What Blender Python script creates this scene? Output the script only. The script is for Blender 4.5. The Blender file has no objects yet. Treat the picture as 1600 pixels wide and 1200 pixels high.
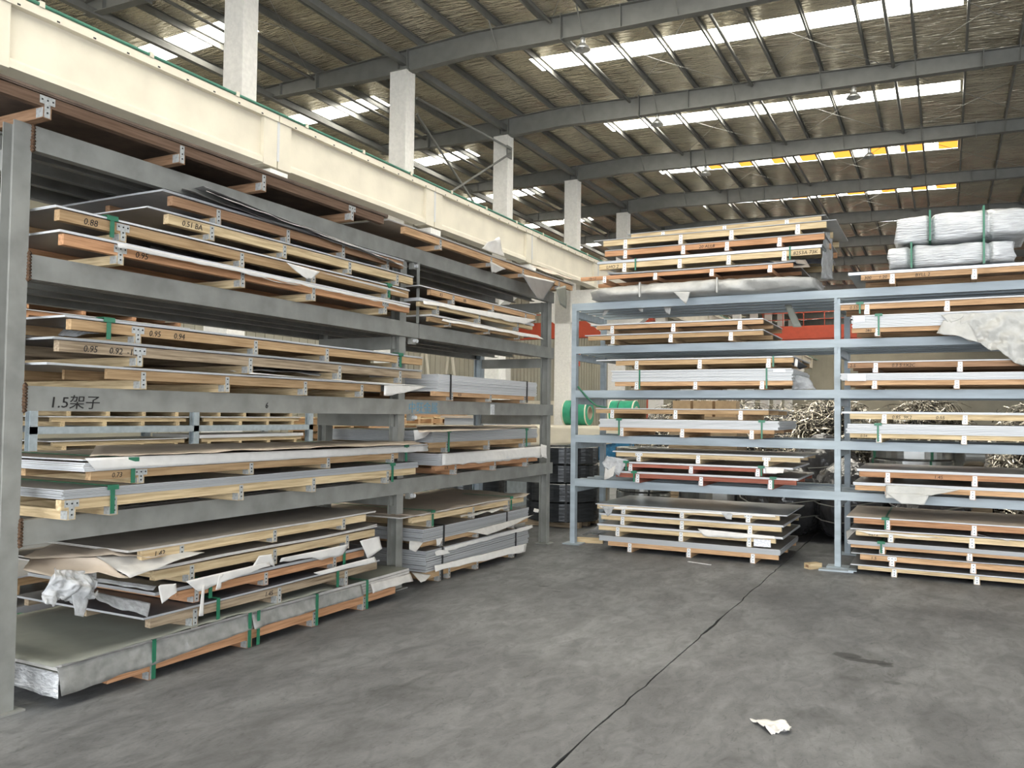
import bpy, math, random
from mathutils import Vector, Matrix, noise
sc = bpy.context.scene
col = sc.collection
R = math.radians
# ------------------------------------------------------------------ camera
FPX, YAW, PIT, ROL = 1313.53, 0.477559377, 0.0354882155, 0.0119437953
fw = Vector((-math.sin(YAW)*math.cos(PIT), math.cos(YAW)*math.cos(PIT), math.sin(PIT)))
rt = Vector((math.cos(YAW), math.sin(YAW), 0)); up = rt.cross(fw)
rt, up = (rt*math.cos(ROL)+up*math.sin(ROL)), (up*math.cos(ROL)-rt*math.sin(ROL))
CAM = Vector((0, 0, 1.6))
cd = bpy.data.cameras.new('camera'); cam = bpy.data.objects.new('camera', cd); col.objects.link(cam)
m = Matrix((rt, up, -fw)).transposed().to_4x4(); m.translation = CAM
cam.matrix_world = m
cd.sensor_fit = 'HORIZONTAL'; cd.sensor_width = 36; cd.lens = 36*FPX/1600; cd.clip_end = 400; cd.clip_start = .05
sc.camera = cam
# ------------------------------------------------------------------ world, light, exposure
sc.view_settings.view_transform = 'Standard'; sc.view_settings.look = 'None'
sc.view_settings.gamma = 1; sc.view_settings.use_curve_mapping = False
EXPOSURE = 0.95
sc.view_settings.exposure = EXPOSURE
SKYLIGHT = 13.0
w = bpy.data.worlds.new('overcast_sky'); sc.world = w; w.use_nodes = True
bg = w.node_tree.nodes['Background']; bg.inputs[0].default_value = (.92, .96, 1, 1); bg.inputs[1].default_value = 3.6

# ------------------------------------------------------------------ materials
def nodes(m): return m.node_tree.nodes, m.node_tree.links
def mat(name, c, rough=.6, metal=0, var=.15, scale=(3, 3, 3), nscale=6, c2=None, bump=0, bscale=None, rand=0, spec=.5, alpha=1, trans=0, contrast=(.35, .65), detail=5):
    m = bpy.data.materials.new(name); m.use_nodes = True; N, L = nodes(m); b = N['Principled BSDF']
    b.inputs['Roughness'].default_value = rough; b.inputs['Metallic'].default_value = metal
    b.inputs['Specular IOR Level'].default_value = spec
    tc = N.new('ShaderNodeTexCoord'); mp = N.new('ShaderNodeMapping'); mp.inputs['Scale'].default_value = scale
    L.new(tc.outputs['Object'], mp.inputs[0])
    if rand:
        oi = N.new('ShaderNodeObjectInfo'); vm = N.new('ShaderNodeVectorMath'); vm.operation = 'SCALE'; vm.inputs[0].default_value = (37, 19, 53)
        L.new(oi.outputs['Random'], vm.inputs['Scale']); L.new(vm.outputs[0], mp.inputs['Location'])
    nz = N.new('ShaderNodeTexNoise'); nz.inputs['Scale'].default_value = nscale; nz.inputs['Detail'].default_value = detail
    L.new(mp.outputs[0], nz.inputs['Vector'])
    cr = N.new('ShaderNodeValToRGB'); L.new(nz.outputs['Fac'], cr.inputs[0])
    c2 = c2 or tuple(v*(1-var) for v in c)
    cr.color_ramp.elements[0].position = contrast[0]; cr.color_ramp.elements[1].position = contrast[1]
    cr.color_ramp.elements[0].color = (*c2, 1); cr.color_ramp.elements[1].color = (*c, 1)
    out = cr.outputs[0]
    if rand:
        hs = N.new('ShaderNodeHueSaturation'); mr = N.new('ShaderNodeMapRange'); mr.inputs[3].default_value = 1-rand; mr.inputs[4].default_value = 1+rand
        L.new(oi.outputs['Random'], mr.inputs[0]); L.new(mr.outputs[0], hs.inputs['Value']); L.new(out, hs.inputs['Color']); out = hs.outputs[0]
    L.new(out, b.inputs['Base Color'])
    if bump:
        n2 = N.new('ShaderNodeTexNoise'); n2.inputs['Scale'].default_value = bscale or nscale; n2.inputs['Detail'].default_value = 4
        L.new(mp.outputs[0], n2.inputs['Vector']); bp = N.new('ShaderNodeBump'); bp.inputs['Strength'].default_value = bump; bp.inputs['Distance'].default_value = .02
        L.new(n2.outputs['Fac'], bp.inputs['Height']); L.new(bp.outputs[0], b.inputs['Normal'])
    if alpha < 1: b.inputs['Alpha'].default_value = alpha
    if trans: b.inputs['Transmission Weight'].default_value = trans
    return m
def wood(name, c, dark=.62):
    a = mat(name, c, .75, c2=tuple(v*dark for v in (c[0], c[1]*.93, c[2]*.85)), scale=(1.2, 22, 22), nscale=3, rand=.12, bump=.25, bscale=4, contrast=(.3, .62), spec=.2)
    b = mat(name+'_cross', c, .75, c2=tuple(v*dark for v in (c[0], c[1]*.93, c[2]*.85)), scale=(22, 1.5, 22), nscale=3, rand=.12, bump=.25, bscale=4, contrast=(.3, .62), spec=.2)
    return a, b
WD = {'tan': wood('wood_tan', (.50, .34, .19)), 'orange': wood('wood_orange', (.52, .285, .155)), 'pale': wood('wood_pale', (.66, .52, .32)),
      'brown': wood('wood_brown', (.33, .20, .12)), 'dark': wood('wood_dark', (.15, .095, .065)), 'red': wood('wood_red', (.36, .13, .09)), 'old': wood('wood_old', (.42, .33, .23), .45), 'fresh': wood('wood_fresh', (.58, .37, .21))}
STEEL_L = mat('grey_painted_steel', (.285, .285, .262), .5, var=.25, nscale=3, scale=(2, 2, 2), spec=.4, rand=.05, bump=.05)
STEEL_R = mat('blue_grey_painted_steel', (.39, .45, .49), .45, var=.2, nscale=2, scale=(1, 6, 6), spec=.4, rand=.04)  # also lends one left rack post the tint of blue light on it
STEEL_T = mat('roof_steel', (.195, .195, .18), .5, var=.15, nscale=1.2, rand=.05)
RUST = mat('weld_rust', (.16, .09, .05), .9, var=.5, nscale=40, bump=.6)
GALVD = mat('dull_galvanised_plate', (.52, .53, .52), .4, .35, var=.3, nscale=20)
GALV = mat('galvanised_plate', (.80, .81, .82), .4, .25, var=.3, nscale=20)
DARK = mat('dark_hole', (.02, .02, .02), .8)
INK = mat('black_marker_ink', (.015, .013, .012), .7)
BLUEINK = mat('blue_spray_ink', (.08, .30, .48), .7, c2=(.16, .27, .32), nscale=30, contrast=(.4, .6))
WHITE = mat('white_film', (.60, .61, .625), .4, var=.08, scale=(1, 10, 60), nscale=3, rand=.04)
GREY = mat('grey_film', (.40, .41, .42), .4, var=.12, scale=(1, 6, 50), nscale=3, rand=.08)
STEEL = mat('sheet_steel', (.42, .43, .44), .28, .7, var=.12, scale=(1, 12, 12), nscale=3, rand=.06)
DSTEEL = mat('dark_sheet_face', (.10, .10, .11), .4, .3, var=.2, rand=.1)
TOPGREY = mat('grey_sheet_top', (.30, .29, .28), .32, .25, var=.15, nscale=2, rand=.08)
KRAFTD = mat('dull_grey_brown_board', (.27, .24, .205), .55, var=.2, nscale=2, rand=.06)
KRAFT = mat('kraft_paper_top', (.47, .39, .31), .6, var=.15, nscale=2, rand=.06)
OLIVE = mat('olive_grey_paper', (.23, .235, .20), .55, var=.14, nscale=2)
BROWN = mat('rusty_brown_board', (.17, .12, .09), .8, var=.3, nscale=3)
PAPER = mat('white_paper', (.70, .68, .65), .6, var=.08, nscale=5, bump=.3)
GPAPER = mat('grey_paper', (.55, .53, .50), .6, var=.15, nscale=5, bump=.3)
FILM = mat('clear_plastic_film', (.62, .63, .64), .18, var=.25, nscale=9, bump=.8, alpha=.6)
GFILM = mat('grey_clear_film', (.36, .355, .335), .2, var=.3, nscale=5, bump=.5, alpha=.8)
TARP = mat('grey_tarpaulin', (.50, .49, .46), .42, var=.15, nscale=3, bump=.4, bscale=6)
SILVER = mat('silver_plastic_wrap', (.62, .63, .64), .25, .25, var=.25, scale=(1.5, 5, 14), nscale=5, bump=.9)
GREEN = mat('green_strap', (.02, .17, .09), .35, var=.2)
BLACK = mat('black_strap', (.02, .022, .024), .4, var=.2)
BPLAST = mat('black_plastic_wrap', (.055, .055, .06), .12, var=.3, nscale=8, bump=.8, bscale=7, scale=(2, 2, .8), spec=.8)
CREAM = mat('cream_paint', (.72, .67, .555), .5, var=.1, nscale=1.5, scale=(1, 1, 1), bump=.35, bscale=3)
CREAMW = mat('pale_plaster', (.84, .82, .78), .6, var=.1, nscale=4, bump=.3, bscale=8)
SHINY = mat('shiny_strip_steel', (.62, .58, .50), .25, .95, var=.85, nscale=7, scale=(1, 1, 1))
COILST = mat('coil_steel', (.46, .47, .46), .25, .8, var=.2, scale=(1, 1, 60), nscale=4)
COILGREEN = mat('green_coil_film', (.04, .34, .20), .25, var=.2, nscale=2)
COILDARK = mat('dark_coil_wrap', (.05, .055, .06), .22, .2, var=.4, scale=(1, 1, 9), nscale=4, bump=.2)
RED = mat('crane_red', (.62, .10, .05), .5, var=.12, nscale=1)
BLUE = mat('blue_tarpaulin', (.02, .16, .32), .4, var=.35, nscale=4, bump=.5)
CARD = mat('cardboard', (.50, .36, .22), .8, var=.12, nscale=4)
LAMPM = mat('lamp_aluminium', (.62, .62, .60), .3, .7, var=.1)
GREENP = mat('green_conduit', (.10, .33, .24), .5, var=.15)
LABELM = mat('paper_label', (.80, .80, .82), .6, c2=(.62, .63, .68), nscale=40, contrast=(.45, .55), scale=(1, 1, 4))
CORR = mat('beige_cladding', (.42, .395, .31), .6, var=.15, nscale=.7, scale=(1, 1, 1))

def emit(name, c, s):
    m = bpy.data.materials.new(name); m.use_nodes = True; N, L = nodes(m); N.remove(N['Principled BSDF'])
    e = N.new('ShaderNodeEmission'); e.inputs[0].default_value = (*c, 1); e.inputs[1].default_value = s
    L.new(e.outputs[0], N['Material Output'].inputs[0]); return m
SKYM = emit('skylight_panel', (1, .955, .84), SKYLIGHT)
SKYO = emit('orange_stained_skylight', (1, .36, .05), 1.1)

def foil():
    m = mat('quilted_roof_foil', (.86, .79, .62), .25, .72, var=.22, nscale=1.3, scale=(1, 1, 1)); N, L = nodes(m); b = N['Principled BSDF']
    tc = N.new('ShaderNodeTexCoord'); mp = N.new('ShaderNodeMapping'); mp.inputs['Scale'].default_value = (1.5, 8, 1)
    L.new(tc.outputs['Object'], mp.inputs[0]); n = N.new('ShaderNodeTexNoise'); n.inputs['Scale'].default_value = 1.0; n.inputs['Detail'].default_value = 3; n.inputs['Distortion'].default_value = .9
    L.new(mp.outputs[0], n.inputs['Vector']); bp = N.new('ShaderNodeBump'); bp.inputs['Strength'].default_value = 1; bp.inputs['Distance'].default_value = .22
    L.new(n.outputs['Fac'], bp.inputs['Height']); L.new(bp.outputs[0], b.inputs['Normal']); return m
FOIL = foil()

def floor_mat():
    m = bpy.data.materials.new('worn_concrete'); m.use_nodes = True; N, L = nodes(m); b = N['Principled BSDF']
    tc = N.new('ShaderNodeTexCoord')
    def nz(scale, sc=(1, 1, 1), det=6, dist=0):
        mp = N.new('ShaderNodeMapping'); mp.inputs['Scale'].default_value = sc; L.new(tc.outputs['Object'], mp.inputs[0])
        n = N.new('ShaderNodeTexNoise'); n.inputs['Scale'].default_value = scale; n.inputs['Detail'].default_value = det; n.inputs['Distortion'].default_value = dist
        L.new(mp.outputs[0], n.inputs['Vector']); return n.outputs['Fac']
    def ramp(f, p0, p1, c0, c1):
        r = N.new('ShaderNodeValToRGB'); L.new(f, r.inputs[0]); e = r.color_ramp.elements; e[0].position = p0; e[1].position = p1; e[0].color = (*c0, 1); e[1].color = (*c1, 1); return r.outputs[0]
    def mul(a, bb, fac=1, mode='MULTIPLY'):
        x = N.new('ShaderNodeMix'); x.data_type = 'RGBA'; x.blend_type = mode; x.inputs[0].default_value = fac
        L.new(a, x.inputs[6]); L.new(bb, x.inputs[7]); return x.outputs[2]
    c = ramp(nz(.45, dist=.4), .35, .68, (.120, .121, .124), (.188, .190, .194))
    c = mul(c, ramp(nz(2.6, (1, .45, 1), dist=1.2), .38, .62, (.74, .74, .73), (1.06, 1.06, 1.05)))
    c = mul(c, ramp(nz(9, (1, .5, 1), 8, 1.5), .3, .6, (.72, .72, .72), (1.06, 1.06, 1.06)))
    c = mul(c, ramp(nz(22, (1, .4, 1), 10, 2.5), .30, .42, (.72, .72, .72), (1, 1, 1)))
    c = mul(c, ramp(nz(60, det=2), .3, .7, (.93, .93, .93), (1.05, 1.05, 1.05)))
    # stains: each an ellipse on the slab, its edge broken by noise
    geo = N.new('ShaderNodeNewGeometry'); nn = N.new('ShaderNodeTexNoise'); nn.inputs['Scale'].default_value = 9; nn.inputs['Detail'].default_value = 3; L.new(geo.outputs['Position'], nn.inputs['Vector'])
    for (x, y, sx, sy, dk) in ((-.60, 6.14, .10, .07, .36), (-.47, 6.06, .16, .05, .36), (-.60, 4.82, .16, .14, .72), (-.36, 6.02, .05, .05, .45), (-.3, 5.65, .05, .03, .6), (-3.35, 7.15, .05, .03, .5), (-3.15, 7.0, .05, .02, .45), (.1, 7.9, .5, .22, .82), (-1.2, 7.5, .5, .06, .88), (-.55, 5.35, .12, .3, .86)):
        s = N.new('ShaderNodeVectorMath'); s.operation = 'SUBTRACT'; L.new(geo.outputs['Position'], s.inputs[0]); s.inputs[1].default_value = (x, y, 0)
        d = N.new('ShaderNodeVectorMath'); d.operation = 'MULTIPLY'; L.new(s.outputs[0], d.inputs[0]); d.inputs[1].default_value = (1/sx, 1/sy, 0)
        l = N.new('ShaderNodeVectorMath'); l.operation = 'LENGTH'; L.new(d.outputs[0], l.inputs[0])
        a = N.new('ShaderNodeMath'); a.operation = 'MULTIPLY_ADD'; L.new(nn.outputs['Fac'], a.inputs[0]); a.inputs[1].default_value = 1.4; L.new(l.outputs['Value'], a.inputs[2])
        c = mul(c, ramp(a.outputs[0], .0, 1, (dk,)*3, (dk,)*3) if 0 else _st(N, L, a.outputs[0], dk))
    L.new(c, b.inputs['Base Color'])
    r = N.new('ShaderNodeMapRange'); L.new(nz(1.8, dist=1), r.inputs[0]); r.inputs[3].default_value = .42; r.inputs[4].default_value = .7; L.new(r.outputs[0], b.inputs['Roughness'])
    b.inputs['Specular IOR Level'].default_value = .35
    bp = N.new('ShaderNodeBump'); bp.inputs['Strength'].default_value = .25; bp.inputs['Distance'].default_value = .01; L.new(nz(14, (1, .5, 1), 8, 1), bp.inputs['Height']); L.new(bp.outputs[0], b.inputs['Normal'])
    return m
def _st(N, L, f, dk):
    mr = N.new('ShaderNodeMapRange'); L.new(f, mr.inputs[0]); mr.inputs[1].default_value = 1.55; mr.inputs[2].default_value = 1.85; mr.inputs[3].default_value = dk; mr.inputs[4].default_value = 1
    cb = N.new('ShaderNodeCombineColor')
    for i in range(3): L.new(mr.outputs[0], cb.inputs[i])
    return cb.outputs[0]
FLOORM = floor_mat()

# ------------------------------------------------------------------ helpers
def tag(o, label=None, cat=None, group=None, kind=None):
    if label: o['label'] = label
    if cat: o['category'] = cat
    if group: o['group'] = group
    if kind: o['kind'] = kind
    return o
def empty(name, loc, rz=0, label=None, cat=None, group=None, kind=None):
    o = bpy.data.objects.new(name, None); o.location = loc; o.rotation_euler = (0, 0, rz); o.empty_display_size = .1; col.objects.link(o)
    return tag(o, label, cat, group, kind)
def pm(parent):
    return Matrix.Translation(parent.location) @ Matrix.Rotation(parent.rotation_euler.z, 4, 'Z') if parent else Matrix()
class MB:
    def __init__(s): s.v = []; s.f = []; s.m = []
    def box(s, x0, x1, y0, y1, z0, z1, mi=0, mx=None):
        n = len(s.v); P = [(x0, y0, z0), (x1, y0, z0), (x1, y1, z0), (x0, y1, z0), (x0, y0, z1), (x1, y0, z1), (x1, y1, z1), (x0, y1, z1)]
        if mx: P = [tuple(mx @ Vector(p)) for p in P]
        s.v += P
        for q in ((0, 3, 2, 1), (4, 5, 6, 7), (0, 1, 5, 4), (1, 2, 6, 5), (2, 3, 7, 6), (3, 0, 4, 7)): s.f.append(tuple(n+i for i in q)); s.m.append(mi)
        return s
    def prism(s, prof, a, b, axis, mi=0):
        """profile (list of 2-D points) swept from a to b along axis x, y or z"""
        n = len(s.v); k = len(prof)
        for t in (a, b):
            for (p, q) in prof: s.v.append({'x': (t, p, q), 'y': (p, t, q), 'z': (p, q, t)}[axis])
        for i in range(k):
            j = (i+1) % k; s.f.append((n+i, n+j, n+k+j, n+k+i)); s.m.append(mi)
        s.f.append(tuple(n+i for i in reversed(range(k)))); s.f.append(tuple(n+k+i for i in range(k))); s.m += [mi, mi]
        return s
    def tube(s, pts, r, seg=8, mi=0, caps=True):
        n0 = len(s.v); pts = [Vector(p) for p in pts]
        for i, p in enumerate(pts):
            d = (pts[min(i+1, len(pts)-1)]-pts[max(i-1, 0)]).normalized(); a = d.cross(Vector((0, 0, 1)))
            if a.length < .01: a = d.cross(Vector((1, 0, 0)))
            a.normalize(); b = d.cross(a)
            for k in range(seg):
                t = 2*math.pi*k/seg; s.v.append(tuple(p+a*math.cos(t)*r+b*math.sin(t)*r))
        for i in range(len(pts)-1):
            for k in range(seg):
                a_, b_ = n0+i*seg+k, n0+i*seg+(k+1) % seg; s.f.append((a_, b_, b_+seg, a_+seg)); s.m.append(mi)
        if caps:
            s.f.append(tuple(n0+k for k in range(seg))); s.f.append(tuple(n0+(len(pts)-1)*seg+k for k in reversed(range(seg)))); s.m += [mi, mi]
        return s
    def ribbon(s, pts, wd, nrm, mi=0):
        n = len(s.v)
        for i, p in enumerate(pts):
            d = (pts[min(i+1, len(pts)-1)]-pts[max(i-1, 0)]).normalized(); a = d.cross(nrm).normalized()*wd*.5
            s.v += [tuple(p-a), tuple(p+a)]
        for i in range(len(pts)-1): s.f.append((n+2*i, n+2*i+1, n+2*i+3, n+2*i+2)); s.m.append(mi)
    def mesh(s, name, mats, smooth=False):
        me = bpy.data.meshes.new(name); me.from_pydata(s.v, [], s.f)
        for mm in (mats if isinstance(mats, (list, tuple)) else [mats]): me.materials.append(mm)
        me.polygons.foreach_set('material_index', s.m)
        if smooth: me.polygons.foreach_set('use_smooth', [True]*len(me.polygons))
        me.update(); return me
    def build(s, name, mats, parent=None, smooth=False, loc=(0, 0, 0)):
        return place(s.mesh(name, mats, smooth), name, parent, loc)
def place(me, name, parent=None, loc=(0, 0, 0), rz=0):
    o = bpy.data.objects.new(name, me); o.location = loc; o.rotation_euler = (0, 0, rz); o.parent = parent; col.objects.link(o); return o
def ray(x, y): return fw*FPX + rt*(x-800) - up*(y-600)
def on(ax, v, x, y):
    """the point of the plane X, Y or Z = v seen at that place of the photograph"""
    d = ray(x, y); i = 'xyz'.index(ax); return CAM + d*((v-CAM[i])/d[i])
def patch(name, c, parent, mt, n=14, mm=10, amp=.03, seed=0, rag=.03, freq=4, label=None, loc=None):
    """crumpled sheet between four corners (world), thin but real"""
    a, b, cc, d = [Vector(p) for p in c]; inv = pm(parent).inverted(); nr = (b-a).cross(d-a).normalized(); v = []
    for j in range(mm+1):
        for i in range(n+1):
            s, t = i/n, j/mm; p = (a*(1-s)+b*s)*(1-t)+(d*(1-s)+cc*s)*t
            q = p*freq+Vector((seed*7.1, seed*3.3, seed))
            e = noise.noise(q)+.5*noise.noise(q*2.3)+.3*abs(noise.noise(q*5))
            edge = 1 if (j == mm) else (.6 if i in (0, n) else 0)
            p = p + nr*amp*e*(.25+.75*t) + (d-a).normalized()*rag*edge*(noise.noise(q*1.7)*1.2+.35*noise.noise(q*6))*.7
            v.append(tuple(inv @ p))
    f = [(j*(n+1)+i, j*(n+1)+i+1, (j+1)*(n+1)+i+1, (j+1)*(n+1)+i) for j in range(mm) for i in range(n)]
    me = bpy.data.meshes.new(name); me.from_pydata(v, [], f); me.materials.append(mt); me.polygons.foreach_set('use_smooth', [True]*len(f))
    o = place(me, name, parent); so = o.modifiers.new('thickness', 'SOLIDIFY'); so.thickness = .0015
    if label: o['label'] = label
    return o
def text(body, parent, loc, rot, size, mt, name='lettering', shear=.15, label=None):
    cu = bpy.data.curves.new(name, 'FONT'); cu.body = body; cu.size = size; cu.extrude = .0006; cu.shear = shear; cu.resolution_u = 2
    t = bpy.data.objects.new(name, cu); col.objects.link(t); bpy.context.view_layer.update()
    me = bpy.data.meshes.new_from_object(t.evaluated_get(bpy.context.evaluated_depsgraph_get()))
    bpy.data.objects.remove(t); me.materials.clear(); me.materials.append(mt); me.name = name
    o = bpy.data.objects.new(name, me); o.parent = parent; o.location = loc; o.rotation_euler = rot; col.objects.link(o)
    if label: o['label'] = label
    return o
def chan(h, wd, t):
    """C profile: web on the 0 side, flanges towards +"""
    return [(0, 0), (wd, 0), (wd, t), (t, t), (t, h-t), (wd, h-t), (wd, h), (0, h)]
def hprof(cx, cy, a, b, t=.008):
    """H profile, flanges facing +-x"""
    x0, x1, y0, y1 = cx-a/2, cx+a/2, cy-b/2, cy+b/2
    return [(x0, y0), (x0+t, y0), (x0+t, cy-t/2), (x1-t, cy-t/2), (x1-t, y0), (x1, y0), (x1, y1), (x1-t, y1), (x1-t, cy+t/2), (x0+t, cy+t/2), (x0+t, y1), (x0, y1)]

# ------------------------------------------------------------------ the hall
PITCH, Y0C = 5.93, 12.90
RAFY = [Y0C+PITCH*k for k in range(-3, 14)]
def rtop(x): return 11.6-.035*abs(x+11)
def rbot(x): return rtop(x)-(.62 if -13.5 < x < -9 else (.62-.0195*(x+9) if x >= -9 else max(.3, .62+.06*(x+13.5))))
XL_, XR_, YF_, YB_ = -24.0, 20.0, -8.0, 94.0
# floor: two slabs with the broken joint between them
fb = MB(); rnd = random.Random(3); ys = [YF_+.12*i for i in range(int((YB_-YF_)/.12)+2)]
def jx(y): return -1.60+.018*noise.noise(Vector((0, y*2.1, 0)))+.012*noise.noise(Vector((3, y*9, 0)))
n = len(ys)
for y in ys:
    g = .004+.004*abs(noise.noise(Vector((7, y*6, 0))))+(.006 if noise.noise(Vector((2, y*1.3, 9))) > .25 else 0)
    fb.v += [(-60, y, 0), (jx(y)-g, y, 0), (jx(y)-g, y, -.02), (jx(y)+g, y, -.02), (jx(y)+g, y, 0), (60, y, 0)]
for i in range(n-1):
    for k in range(5): fb.f.append((6*i+k, 6*i+k+1, 6*i+7+k, 6*i+6+k)); fb.m.append(1 if k == 2 else 0)
tag(fb.build('floor', [FLOORM, DARK]), kind='structure', label='grey worn concrete floor with one cracked joint running into depth')
# walls
def wall(name, boxes, mt, label):
    b = MB()
    for q in boxes: b.box(*q)
    return tag(b.build(name, mt), kind='structure', label=label)
wl = wall('wall_left', [(XL_-.2, XL_, YF_, YB_, 0, 11.4)], CORR, 'beige clad side wall far to the left')
wb = wall('wall_back', [(XL_, XR_, YB_, YB_+.2, 0, 11.6)], CORR, 'beige clad end wall at the far end of the hall')
wall('wall_front', [(XL_, -10, YF_-.2, YF_, 0, 11.4), (16, XR_, YF_-.2, YF_, 0, 11.4), (-10, 16, YF_-.2, YF_, 7.5, 11.6)], CORR, 'wall behind the viewer with a wide open doorway')
wr = [(XR_, XR_+.2, YF_, YB_, 8.2, 11), (XR_, XR_+.2, YF_, YB_, 0, 1.2)] + [(XR_, XR_+.2, y-.6, y+(.6 if i % 2 else PITCH), 1.2, 8.2) for i, y in enumerate(RAFY)]  # unseen side: openings added for more light, every second one closed for deeper shade
wall('wall_right', wr, CORR, 'beige clad side wall out of view, tall openings added to let in light')
rb = MB()
for i in range(140): rb.box(XL_+.0, XL_+.03, 20+i*.5, 20.1+i*.5, 0, 11.3)
tag(rb.build('cladding_rib', CORR, wl), kind='stuff')
rb = MB()
for i in range(80): rb.box(XL_+.2+i*.5, XL_+.32+i*.5, YB_-.03, YB_, 0, 11.4)
tag(rb.build('cladding_rib', CORR, wb), kind='stuff')
# ceiling
ceil = MB(); SW = .46
PX = [.504-1.196*k for k in range(-16, 21)]          # purlin lines, right to left
RX0, RX1 = -10.62, .40                                # skylight over the near slope
LX0, LX1 = -19.9, -16.1
xs = sorted(set([XL_, XR_, -11, RX0, RX1, LX0, LX1]))
yy = [YF_]
for y in RAFY: 
    c = y+PITCH/2
    if c < YB_-1: yy += [c-SW, c+SW]
yy.append(YB_)
for i in range(len(xs)-1):
    for j in range(len(yy)-1):
        hole = (j % 2 == 1) and ((xs[i] >= RX0-.01 and xs[i+1] <= RX1+.01) or (xs[i] >= LX0-.01 and xs[i+1] <= LX1+.01))
        if hole: continue
        a, b = xs[i], xs[i+1]; k = len(ceil.v)
        ceil.v += [(a, yy[j], rtop(a)+.21), (b, yy[j], rtop(b)+.21), (b, yy[j+1], rtop(b)+.21), (a, yy[j+1], rtop(a)+.21)]
        ceil.f.append((k, k+3, k+2, k+1)); ceil.m.append(0)
CE = tag(ceil.build('ceiling', FOIL), kind='structure', label='quilted tan foil roof lining on steel purlins with rows of skylights')
# skylight panels, one per purlin space
sk = {}
rnd = random.Random(11)
for bi, y in enumerate(RAFY):
    c = y+PITCH/2
    if c > YB_-1: continue
    for (A, B) in ((RX0, RX1), (LX0, LX1)):
        cuts = [A]+[p for p in sorted(PX) if A+.1 < p < B-.1]+[B]
        for q in range(len(cuts)-1):
            a, b = cuts[q], cuts[q+1]
            parts = [(a, b, SKYM)]
            if A == RX0 and bi >= 6 and q > 1+(bi > 7):
                s = a+(b-a)*rnd.uniform(.3, .55); parts = [(a, s, SKYM), (s, b, SKYO)]
            for (p0, p1, mt) in parts:
                k = MB(); k.v = [(p0, c-SW, rtop(p0)+.23), (p1, c-SW, rtop(p1)+.23), (p1, c+SW, rtop(p1)+.23), (p0, c+SW, rtop(p0)+.23)]
                k.v += [(x, yv, z+.015) for (x, yv, z) in k.v]
                k.f = [(0, 3, 2, 1), (4, 5, 6, 7), (0, 1, 5, 4), (1, 2, 6, 5), (2, 3, 7, 6), (3, 0, 4, 7)]; k.m = [0]*6
                k.build('skylight_panel', mt, CE)
# purlins
for x in PX:
    if not XL_+.3 < x < XR_-.3: continue
    z = rtop(x); pr = MB(); pr.prism([(x-.025, z), (x+.03, z), (x+.03, z+.01), (x-.015, z+.01), (x-.015, z+.19), (x+.03, z+.19), (x+.03, z+.205), (x-.025, z+.205)], YF_, YB_, 'y'); pr.build('purlin', STEEL_T, CE)
for x in (-1.24, -5.02, -8.77, -16.4, -20.5, 3.0, 7.0):
    MB().tube([(x, YF_, rtop(x)-.1), (x, YB_, rtop(x)-.1)], .045, 8).build('strut_pipe', STEEL_T, CE, True)
MB().prism([(-13.25, 11.12), (-13.1, 11.12), (-13.1, 11.3), (-13.25, 11.3)], YF_, YB_, 'y').build('eave_strut', STEEL_T, CE)
MB().prism([(-18.05, 10.95), (-17.9, 10.95), (-17.9, 11.1), (-18.05, 11.1)], YF_, YB_, 'y').build('eave_strut', STEEL_T, CE)
# rafters
def rafter(y):
    b = MB(); X = [-18.3, -13.5, -12.8, -11, -9, -4.6, 1.8, 8, 14, XR_]
    for i in range(len(X)-1):
        a, c = X[i], X[i+1]; ta, tc, ba, bc = rtop(a), rtop(c), rbot(a), rbot(c)
        def seg(y0, y1, za0, za1, zc0, zc1):
            n = len(b.v); b.v += [(a, y0, za0), (c, y0, zc0), (c, y1, zc0), (a, y1, za0), (a, y0, za1), (c, y0, zc1), (c, y1, zc1), (a, y1, za1)]
            for q in ((0, 3, 2, 1), (4, 5, 6, 7), (0, 1, 5, 4), (1, 2, 6, 5), (2, 3, 7, 6), (3, 0, 4, 7)): b.f.append(tuple(n+k for k in q)); b.m.append(0)
        seg(y-.006, y+.006, ba, ta, bc, tc); seg(y-.11, y+.11, ba, ba+.016, bc, bc+.016); seg(y-.11, y+.11, ta-.016, ta, tc-.016, tc)
    r = b.build('rafter', STEEL_T, CE)
    for x in (-17.6, -16.2, -13.35, -13.05, -8.45, -6.9, .9, 6.5):
        e = .04 if x in (-8.45, .9, -16.2) else 0
        MB().box(x-.011, x+.011, y-.105-e, y+.105+e, rbot(x)-e, rtop(x)+e).build('stiffener_plate', STEEL_T, r)
    for k in range(0, 13):
        x = PX[0]-1.196*2*k-1.196
        x = min(PX, key=lambda p: abs(p-x))
        if -18 < x < 14:
            b2 = MB().tube([(x, y-.55, rtop(x)+.02), (x, y-.06, rbot(x)+.03)], .018, 5); b2.tube([(x, y+.55, rtop(x)+.02), (x, y+.06, rbot(x)+.03)], .018, 5); b2.build('flange_brace', STEEL_T, r)
    return r
for y in RAFY: rafter(y)
# rod bracing under the roof
for y in RAFY[2:9]:
    for (xa, xb) in ((-8.77, -5.02), (-5.02, -1.24), (-16.4, -13.2), (-1.24, 3.0)):
        for (p, q) in ((xa, xb), (xb, xa)):
            za, zc = rtop(p)-.12, rtop(q)-.12; mid = ((p+q)/2, y+PITCH/2, (za+zc)/2-.08)
            MB().tube([(p, y, za), ((p*3+q)/4, y+PITCH/4, za*.75+zc*.25-.06), mid, ((p+q*3)/4, y+PITCH*.75, za*.25+zc*.75-.06), (q, y+PITCH, zc)], .009, 4, caps=False).build('brace_rod', STEEL_T, CE)
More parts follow.
